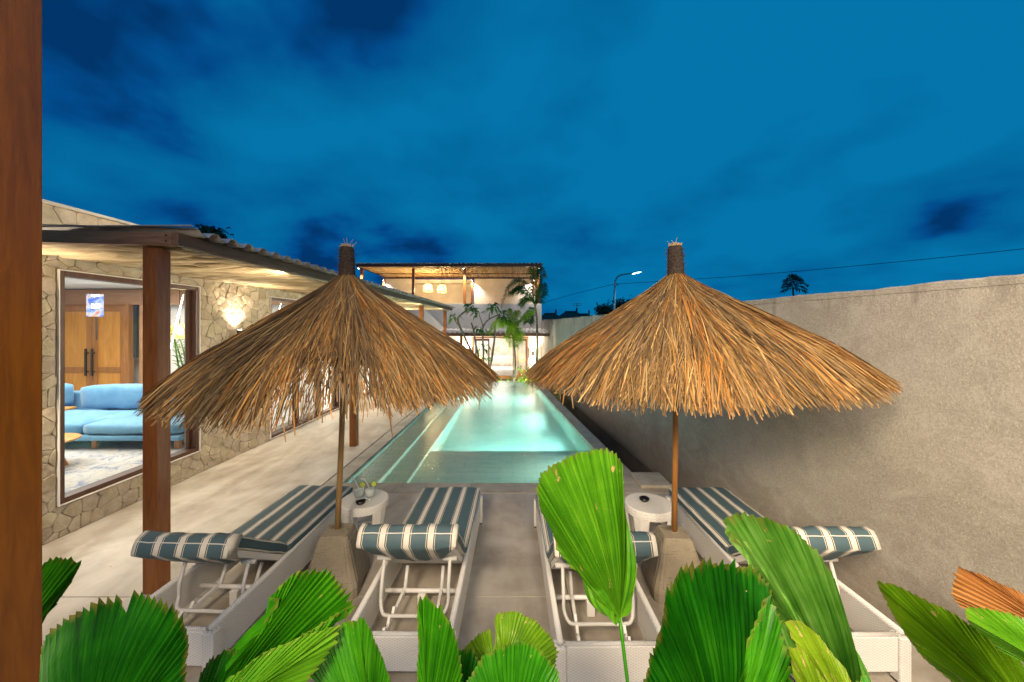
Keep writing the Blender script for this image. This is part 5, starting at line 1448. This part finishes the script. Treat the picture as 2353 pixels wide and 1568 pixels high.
# middle plant
fan(fpm, (975, 1790, 1.12), [(962, 1600, 1.12), (964, 1480, 1.14), (967, 1376, 1.16), (985, 1382, 1.16), (1010, 1400, 1.15), (1030, 1430, 1.14), (1050, 1478, 1.13), (1060, 1560, 1.12)], 13, 'leaf_mid', seed=6, depth=.012, bow=.02)
fan(fpm, (1150, 1520, 1.32), [(1060, 1535, 1.32), (1068, 1490, 1.33), (1100, 1462, 1.34), (1128, 1452, 1.34), (1136, 1438, 1.34), (1142, 1415, 1.35), (1185, 1408, 1.36), (1230, 1430, 1.36), (1262, 1462, 1.35), (1282, 1500, 1.34), (1278, 1535, 1.33)], 22, 'leaf_olive', seed=7, depth=.012, notches=((.34, .03, .5),))
fan(fpm, (1170, 1720, 1.05), [(1060, 1640, 1.05), (1075, 1570, 1.06), (1110, 1515, 1.08), (1160, 1488, 1.09), (1205, 1484, 1.09), (1245, 1500, 1.08), (1280, 1545, 1.06), (1300, 1620, 1.05)], 20, 'leaf_mid', seed=8, depth=.013)
fan(fpm, (1050, 1680, 1.2), [(1000, 1580, 1.2), (1015, 1530, 1.2), (1050, 1498, 1.2), (1085, 1502, 1.2), (1110, 1540, 1.2)], 9, 'leaf_dark', seed=9)
fan(fpm, (1424, 1421, 1.18), [(1410, 1395, 1.18), (1330, 1310, 1.20), (1275, 1240, 1.22), (1243, 1180, 1.23), (1234, 1130, 1.24), (1245, 1090, 1.25), (1280, 1066, 1.26), (1330, 1044, 1.27), (1375, 1034, 1.27), (1412, 1040, 1.27), (1432, 1068, 1.26), (1435, 1150, 1.24), (1433, 1260, 1.22), (1430, 1350, 1.20)], 40, 'leaf_bright', seed=10, depth=.013, bow=.05, jag=.035, stem=(1446, 1600, 1.1))
# right plant
fan(fpr, (1640, 1800, 1.05), [(1470, 1640, 1.05), (1500, 1540, 1.06), (1525, 1450, 1.08), (1540, 1370, 1.10), (1575, 1320, 1.11), (1630, 1300, 1.12), (1690, 1303, 1.12), (1745, 1318, 1.12), (1775, 1350, 1.12), (1770, 1420, 1.10), (1730, 1560, 1.07)], 32, 'leaf_dark', seed=11, depth=.015, bow=.06, jag=.05, notches=((.78, .012, .12),))
fan(fpr, (1600, 1840, 1.0), [(1700, 1620, 1.0), (1735, 1470, 1.02), (1765, 1380, 1.04), (1785, 1400, 1.04), (1800, 1460, 1.03), (1815, 1510, 1.02), (1822, 1580, 1.0), (1830, 1680, .98)], 14, 'leaf_mid', seed=12, depth=.016, bow=.03, jag=.06)
fan(fpr, (1975, 1760, 1.22), [(1820, 1460, 1.22), (1760, 1340, 1.24), (1700, 1250, 1.26), (1673, 1195, 1.27), (1712, 1188, 1.28), (1770, 1196, 1.28), (1830, 1222, 1.28), (1885, 1275, 1.27), (1920, 1330, 1.26), (1945, 1430, 1.25), (1960, 1560, 1.23)], 28, 'leaf_pale', seed=13, depth=.020, bow=.06, jag=.03)
fan(fpr, (1990, 1750, .98), [(1900, 1600, .98), (1850, 1500, 1.0), (1812, 1435, 1.02), (1845, 1432, 1.02), (1890, 1470, 1.01), (1935, 1530, 1.0), (1975, 1610, .98)], 10, 'leaf_yellow', seed=14, depth=.012, bow=.03, jag=.02)
fan(fpr, (1930, 1780, .96), [(1850, 1640, .96), (1828, 1560, .97), (1818, 1490, .98), (1850, 1500, .98), (1900, 1570, .97)], 7, 'leaf_yellow', seed=24, depth=.012, bow=.02, jag=.03)
fan(fpr, (2420, 1740, 1.15), [(2250, 1620, 1.15), (2120, 1500, 1.17), (2060, 1415, 1.19), (2020, 1342, 1.21), (2050, 1345, 1.21), (2110, 1372, 1.2), (2170, 1400, 1.2), (2230, 1440, 1.18), (2290, 1470, 1.17), (2350, 1520, 1.16)], 22, 'leaf_olive', seed=17, depth=.013, bow=.04, jag=.035)
fan(fpr, (2440, 1470, 1.22), [(2215, 1400, 1.22), (2198, 1370, 1.22), (2205, 1325, 1.23), (2225, 1312, 1.23), (2250, 1322, 1.23), (2300, 1345, 1.22), (2365, 1375, 1.21)], 13, 'leaf_brown', seed=18, depth=.012, label='dried brown fan leaf')
fan(fpr, (2460, 1600, 1.02), [(2310, 1500, 1.02), (2235, 1425, 1.03), (2228, 1405, 1.04), (2275, 1403, 1.04), (2330, 1418, 1.04), (2400, 1440, 1.03)], 12, 'leaf_bright', seed=19, depth=.013)
fan(fpr, (2010, 1720, 1.0), [(1970, 1620, 1.0), (1975, 1575, 1.0), (2000, 1562, 1.0), (2030, 1600, 1.0)], 5, 'leaf_mid', seed=20)

# =================================================================== GARDEN BEYOND THE POOL
def palm(label, trunk, fronds, d, mat, ll, seed, tr=.06, n=44, wid=.03, rz=1.0):
    root = P(*trunk[0], d); root.z = GF
    e = empty('palm_tree', root, label=label, cat='palm tree')
    rd = random.Random(seed)
    tp = [root] + [P(x, y, d) for x, y in trunk]
    MB().tube([q-root for q in catmull(tp, 4)], [tr*(1.15-.5*k/(len(tp)*4)) for k in range(len(catmull(tp, 4)))], 8).build('trunk', M['palm_trunk'], e, smooth=True)
    for fpts in fronds:
        off = rd.uniform(-.5, .5); b = MB(); L_ = len(fpts)
        ps = [P(x, y, d) + Vector((0, off*k/(L_-1), 0)) - root for k, (x, y) in enumerate(fpts)]
        frond(b, ps, ll, n, .45, wid, rd)
        b.build('frond', M[mat], e)
    return e
palm('short bright green palm with bushy drooping crown standing before the bedroom door post', [(1181.5, 880), (1183, 830), (1181, 790), (1180, 770)],
     [[(1180, 772), (1178, 750), (1166, 738), (1148, 736), (1132, 750), (1124, 768)], [(1180, 772), (1178, 740), (1175, 722), (1171, 712)], [(1181, 770), (1190, 745), (1204, 728), (1224, 718)],
      [(1180, 770), (1182, 745), (1186, 725), (1188, 716)], [(1181, 772), (1172, 760), (1168, 775), (1172, 798)], [(1181, 770), (1190, 760), (1192, 775), (1186, 796)], [(1180, 772), (1172, 748), (1160, 742), (1150, 748)]], 15.6, 'palm_lit', .42, 31, .05, 110, .022)
palm('tall slim dark palm with arching fronds in the corner by the boundary wall', [(1233, 850), (1234.5, 790), (1233, 730), (1229, 700)],
     [[(1229, 700), (1222, 668), (1205, 650), (1184, 648), (1165, 668), (1152, 706)], [(1229, 700), (1212, 680), (1190, 668), (1172, 676)], [(1229, 700), (1238, 665), (1242, 640), (1241, 616)], [(1229, 700), (1232, 670), (1228, 640), (1222, 620)],
      [(1229, 700), (1214, 672), (1198, 662), (1186, 668)], [(1230, 705), (1238, 690), (1246, 672), (1250, 650)], [(1230, 705), (1222, 712), (1216, 728), (1214, 742)], [(1229, 700), (1220, 690), (1205, 690), (1196, 702)]], 16.4, 'palm', .50, 32, .05, 120, .022)
def leafy(b, c, r_, n, size, rd, droop=.5):
    for k in range(n):
        a = rd.uniform(0, 6.28); el = rd.uniform(-.5, .9); dr = Vector((math.cos(a)*math.cos(el), math.sin(a)*math.cos(el), math.sin(el)))
        p = Vector(c) + dr*r_*.25; l = size*rd.uniform(.7, 1.2); e1 = p + dr*l*.5 + Vector((0, 0, .03)); e2 = p + dr*l + Vector((0, 0, -droop*l))
        sd = dr.cross(Vector((0, 0, 1))); 
        if sd.length < .1: sd = Vector((1, 0, 0))
        sd = sd.normalized()*l*.22
        q = [b.vert(x) for x in (p, e1-sd, e1+sd, e2)]; u = rd.random()
        b.face((q[0], q[2], q[1]), [(u, 0), (u, .5), (u, .5)]); b.face((q[1], q[2], q[3]), [(u, .5), (u, .5), (u, 1)])
FDp = 15.3
fr_root = P(1110, 880, FDp); fr_root.z = GF
ft = empty('frangipani_tree', fr_root, label='leggy frangipani tree with bare forked grey branches and leaf tufts beyond the pool', cat='tree')
branches = [([(1112, 905), (1100, 850), (1080, 800), (1058, 752), (1053, 733), (1062, 722), (1076, 712)], .05), ([(1114, 905), (1104, 835), (1094, 790), (1090, 762), (1084, 742)], .045),
            ([(1112, 905), (1112, 820), (1110, 770), (1112, 750), (1124, 735), (1150, 722)], .035), ([(1116, 905), (1122, 868), (1130, 820), (1136, 775), (1138, 745), (1147, 732), (1158, 728)], .05),
            ([(1111, 752), (1106, 738), (1100, 722)], .02), ([(1124, 735), (1124, 722), (1130, 712)], .022), ([(1104, 830), (1112, 815), (1112, 790)], .02), ([(1058, 752), (1048, 740), (1046, 728)], .022)]
rdn = random.Random(41)
for pts_, r_ in branches:
    off = rdn.uniform(-.35, .35)
    q = [P(x, y, FDp) + Vector((0, off, 0)) - fr_root for x, y in pts_]
    if q[0].z < .6: q[0].z = 0
    cv = catmull(q, 4); MB().tube(cv, [r_*(1.1-.45*k/len(cv)) for k in range(len(cv))], 7).build('branch', M['bark'], ft, smooth=True)
for (x, y, n_) in ((1078, 708, 26), (1090, 716, 18), (1132, 708, 24), (1155, 726, 22), (1046, 730, 10), (1100, 722, 12), (1103, 756, 12), (1112, 800, 8), (1122, 833, 8), (1160, 735, 12)):
    b = MB(); leafy(b, P(x, y, FDp) - fr_root, .3, n_, .30, rdn); b.build('leaf_tuft', M['foliage'], ft)
def bush(name, label, x, y, d, n_, size, mat, group=None, spiky=False, seed=0):
    p = P(x, y, d); zb = p.z; p.z = GF; rd = random.Random(seed)
    e = empty(name, p, label=label, cat='plant', group=group); b = MB()
    h = zb - GF
    for k in range(n_):
        a = rd.uniform(0, 6.28); sp = rd.uniform(.1, .5 if not spiky else .9)
        tip = Vector((math.cos(a)*sp*h*.6, math.sin(a)*sp*h*.6, h*rd.uniform(.75, 1.05)))
        b.tube([(0, 0, 0), tip*.55 + Vector((0, 0, .1)), tip], .006, 4, False)
        leafy(b, tip, .05, 1 if not spiky else 5, size, rd, .3)
    b.build('foliage', M[mat], e)
bush('garden_plant', 'broad-leaved green plant at the pool end right of the palm trunk', 1205, 866, 15.3, 26, .34, 'palm_lit', seed=1)
bush('garden_plant', 'bright green plant at the pool end beside the right parasol edge', 1222, 862, 15.6, 22, .30, 'palm_lit', seed=2)
bush('garden_plant', 'low spiky plant at the pool end below the bed', 1147, 872, 15.4, 12, .16, 'foliage', spiky=True, seed=3)
bush('garden_plant', 'thin spiky-leaved plant before the facade by the far wall lamp', 1222, 838, 16.8, 9, .28, 'foliage', spiky=True, seed=4)
bush('garden_plant', 'thin spiky-leaved plant in the far corner against the boundary wall', 1250, 828, 17.2, 9, .30, 'foliage', spiky=True, seed=5)

# =================================================================== BEYOND THE WALL
SD = 34.0
sp = empty('street_lamp', Vector((P(1411, 700, SD).x, SD, -1.7)), label='tall steel street lamp with curved arm and lit blue-white head beyond the wall', cat='street lamp')
o_ = sp.location.copy()
pole = [Vector((0, 0, 0)), P(1411, 720, SD)-o_, P(1413.5, 655, SD)-o_, P(1416, 641, SD)-o_, P(1424, 633, SD)-o_, P(1440, 630, SD)-o_, P(1452, 628, SD)-o_]
MB().tube(catmull(pole, 4), [.11 - .002*k for k in range(len(catmull(pole, 4)))], 8).build('pole', M['steel'], sp, smooth=True)
hd = MB(); hd.bar(P(1450, 628.5, SD)-o_, P(1472, 623, SD)-o_, .28, .12); hd.build('lamp_head', M['steel'], sp, bevel=.04)
hd = MB(); hd.bar(P(1454, 630.3, SD)-o_, P(1472, 625.6, SD)-o_, .22, .04); hd.build('lamp_lens', M['street_led'], sp)
bx_ = MB(); bx_.bar(P(1406, 654, SD)-o_, P(1422, 655, SD)-o_, .06, .1); bx_.build('wire_bracket', M['steel'], sp)
lamp('street_light', 'SPOT', tuple(P(1463, 632, SD)), 900, (.3, .85, 1), .2, rot=(0, 0, 0), spot=120)
for nm, pts_, r_ in (('power_cable', [P(1180, 716, 55), P(1245, 697, 48), P(1330, 673, 41), P(1413, 653, 34)], .022), ('power_cable', [P(1413, 653, 34), P(1540, 645.5, 30), P(1760, 630, 26), P(2125, 596, 22), P(2400, 567, 20)], .018)):
    lab = 'thin dark power cable sagging left from the street lamp towards the guest house' if r_ > .02 else 'twisted dark power cable running right from the street lamp across the sky'
    tag(MB().tube(catmull(pts_, 6), r_, 5).build(nm, M['metal_black']), lab, 'cable', 'power cables')
# coconut palm far off
cd = 70; cr_ = P(1822, 662, cd); ct = Vector((cr_.x, cd, -1.7))
cp = empty('coconut_palm', ct, label='small dark coconut palm crown showing above the boundary wall', cat='palm tree')
MB().tube([(0, 0, 0), (.3, 0, 5), (cr_-ct)], .16, 7).build('trunk', M['bark'], cp)
rdn = random.Random(50)
for k in range(13):
    a = -0.35 + k*math.pi*1.22/12; l = rdn.uniform(2.1, 2.8); c = cr_ - ct
    tip = c + Vector((math.cos(a)*l, rdn.uniform(-1, 1), math.sin(a)*l*.75 - .2)); midp = c + Vector((math.cos(a)*l*.55, 0, math.sin(a)*l*.75 + .35))
    b = MB(); frond(b, [c, midp, tip], .85, 22, .5, .16, rdn); b.build('frond', M['night_leaf'], cp)
def far_house(label, x0, x1, ytop, d, seed):
    zr = P(0, ytop, d).z; a = P(x0, 0, d).x; c = P(x1, 0, d).x; e = empty('far_house', ((a+c)/2, d, -1.7), label=label, cat='house', group='dark houses beyond the wall')
    w = (c-a)/2; hr = min(1.7, w*.42); zz = zr + 1.7
    bx('wall', M['grey_plaster'], e, -w*.85, w*.85, 0, w*1.6, 0, zz-hr+.02)
    b = MB(); v = [b.vert(p) for p in ((-w, -.6, zz-hr), (w, -.6, zz-hr), (w, w*1.6+.6, zz-hr), (-w, w*1.6+.6, zz-hr), (-w*.45, w*.7, zz), (w*.45, w*.7, zz))]
    for q in ((0,1,5,4), (1,2,5), (2,3,4,5), (3,0,4), (3,2,1,0)): b.face([v[i] for i in q])
    rf = b.build('roof', M['far_roof'], e)
    MB().tube([(-w*.45, w*.7, zz+.03), (w*.45, w*.7, zz+.03)], .12, 6).build('ridge', M['far_roof'], rf)
    bx('finial', M['far_roof'], rf, w*.40, w*.52, w*.66, w*.74, zz, zz+.6)
    bx('window', M['metal_black'], e, -w*.3, w*.2, -.02, -.001, zz-hr-1.6, zz-hr-.5)
far_house('dark hip-roofed house beyond the wall nearest the guest house', 1236, 1296, 721, 50, 1)
far_house('dark hip-roofed house in the middle of the roofs beyond the wall', 1285, 1345, 716, 62, 2)
far_house('paler low house behind the street lamp', 1318, 1372, 722, 56, 3)
far_house('dark hip-roofed house right of the street lamp, behind the trees', 1370, 1440, 716, 75, 4)
def far_tree(label, x, y, r_, d, seed):
    c = P(x, y, d); root = Vector((c.x, d, -1.7)); e = empty('far_tree', root, label=label, cat='tree', group='dark trees beyond the wall'); rd = random.Random(seed)
    MB().tube([(0, 0, 0), (0, 0, c.z+1.7)], .2, 6).build('trunk', M['bark'], e); b = MB()
    for k in range(420):
        v = Vector((rd.gauss(0, .45), rd.gauss(0, .45), rd.gauss(0, .36)))*r_; leafy(b, (c-root)+v, .2, 2, .55, rd)
    b.build('crown', M['night_leaf'], e)
far_tree('dark bushy tree left of the street lamp beyond the wall', 1388, 716, 1.1, 52, 1)
far_tree('dark tree behind the street lamp pole', 1428, 708, 1.6, 56, 2)
far_tree('dark tree right of the street lamp, beside the right parasol', 1445, 718, 1.1, 50, 3)
far_tree('dark treetop showing just above the pergola roof', 486, 543, .75, 30, 4)
an = empty('utility_pole', Vector((P(1326, 0, 66).x, 66, -1.7)), label='thin pole with short crossarms above the dark roofs', cat='pole')
MB().tube([(0, 0, 0), (0, 0, P(0, 697, 66).z+1.7)], .09, 6).build('pole', M['steel'], an)
for zz in (699, 703): bx('crossarm', M['steel'], an, -.8, .8, -.05, .05, P(0, zz, 66).z+1.7, P(0, zz, 66).z+1.8)
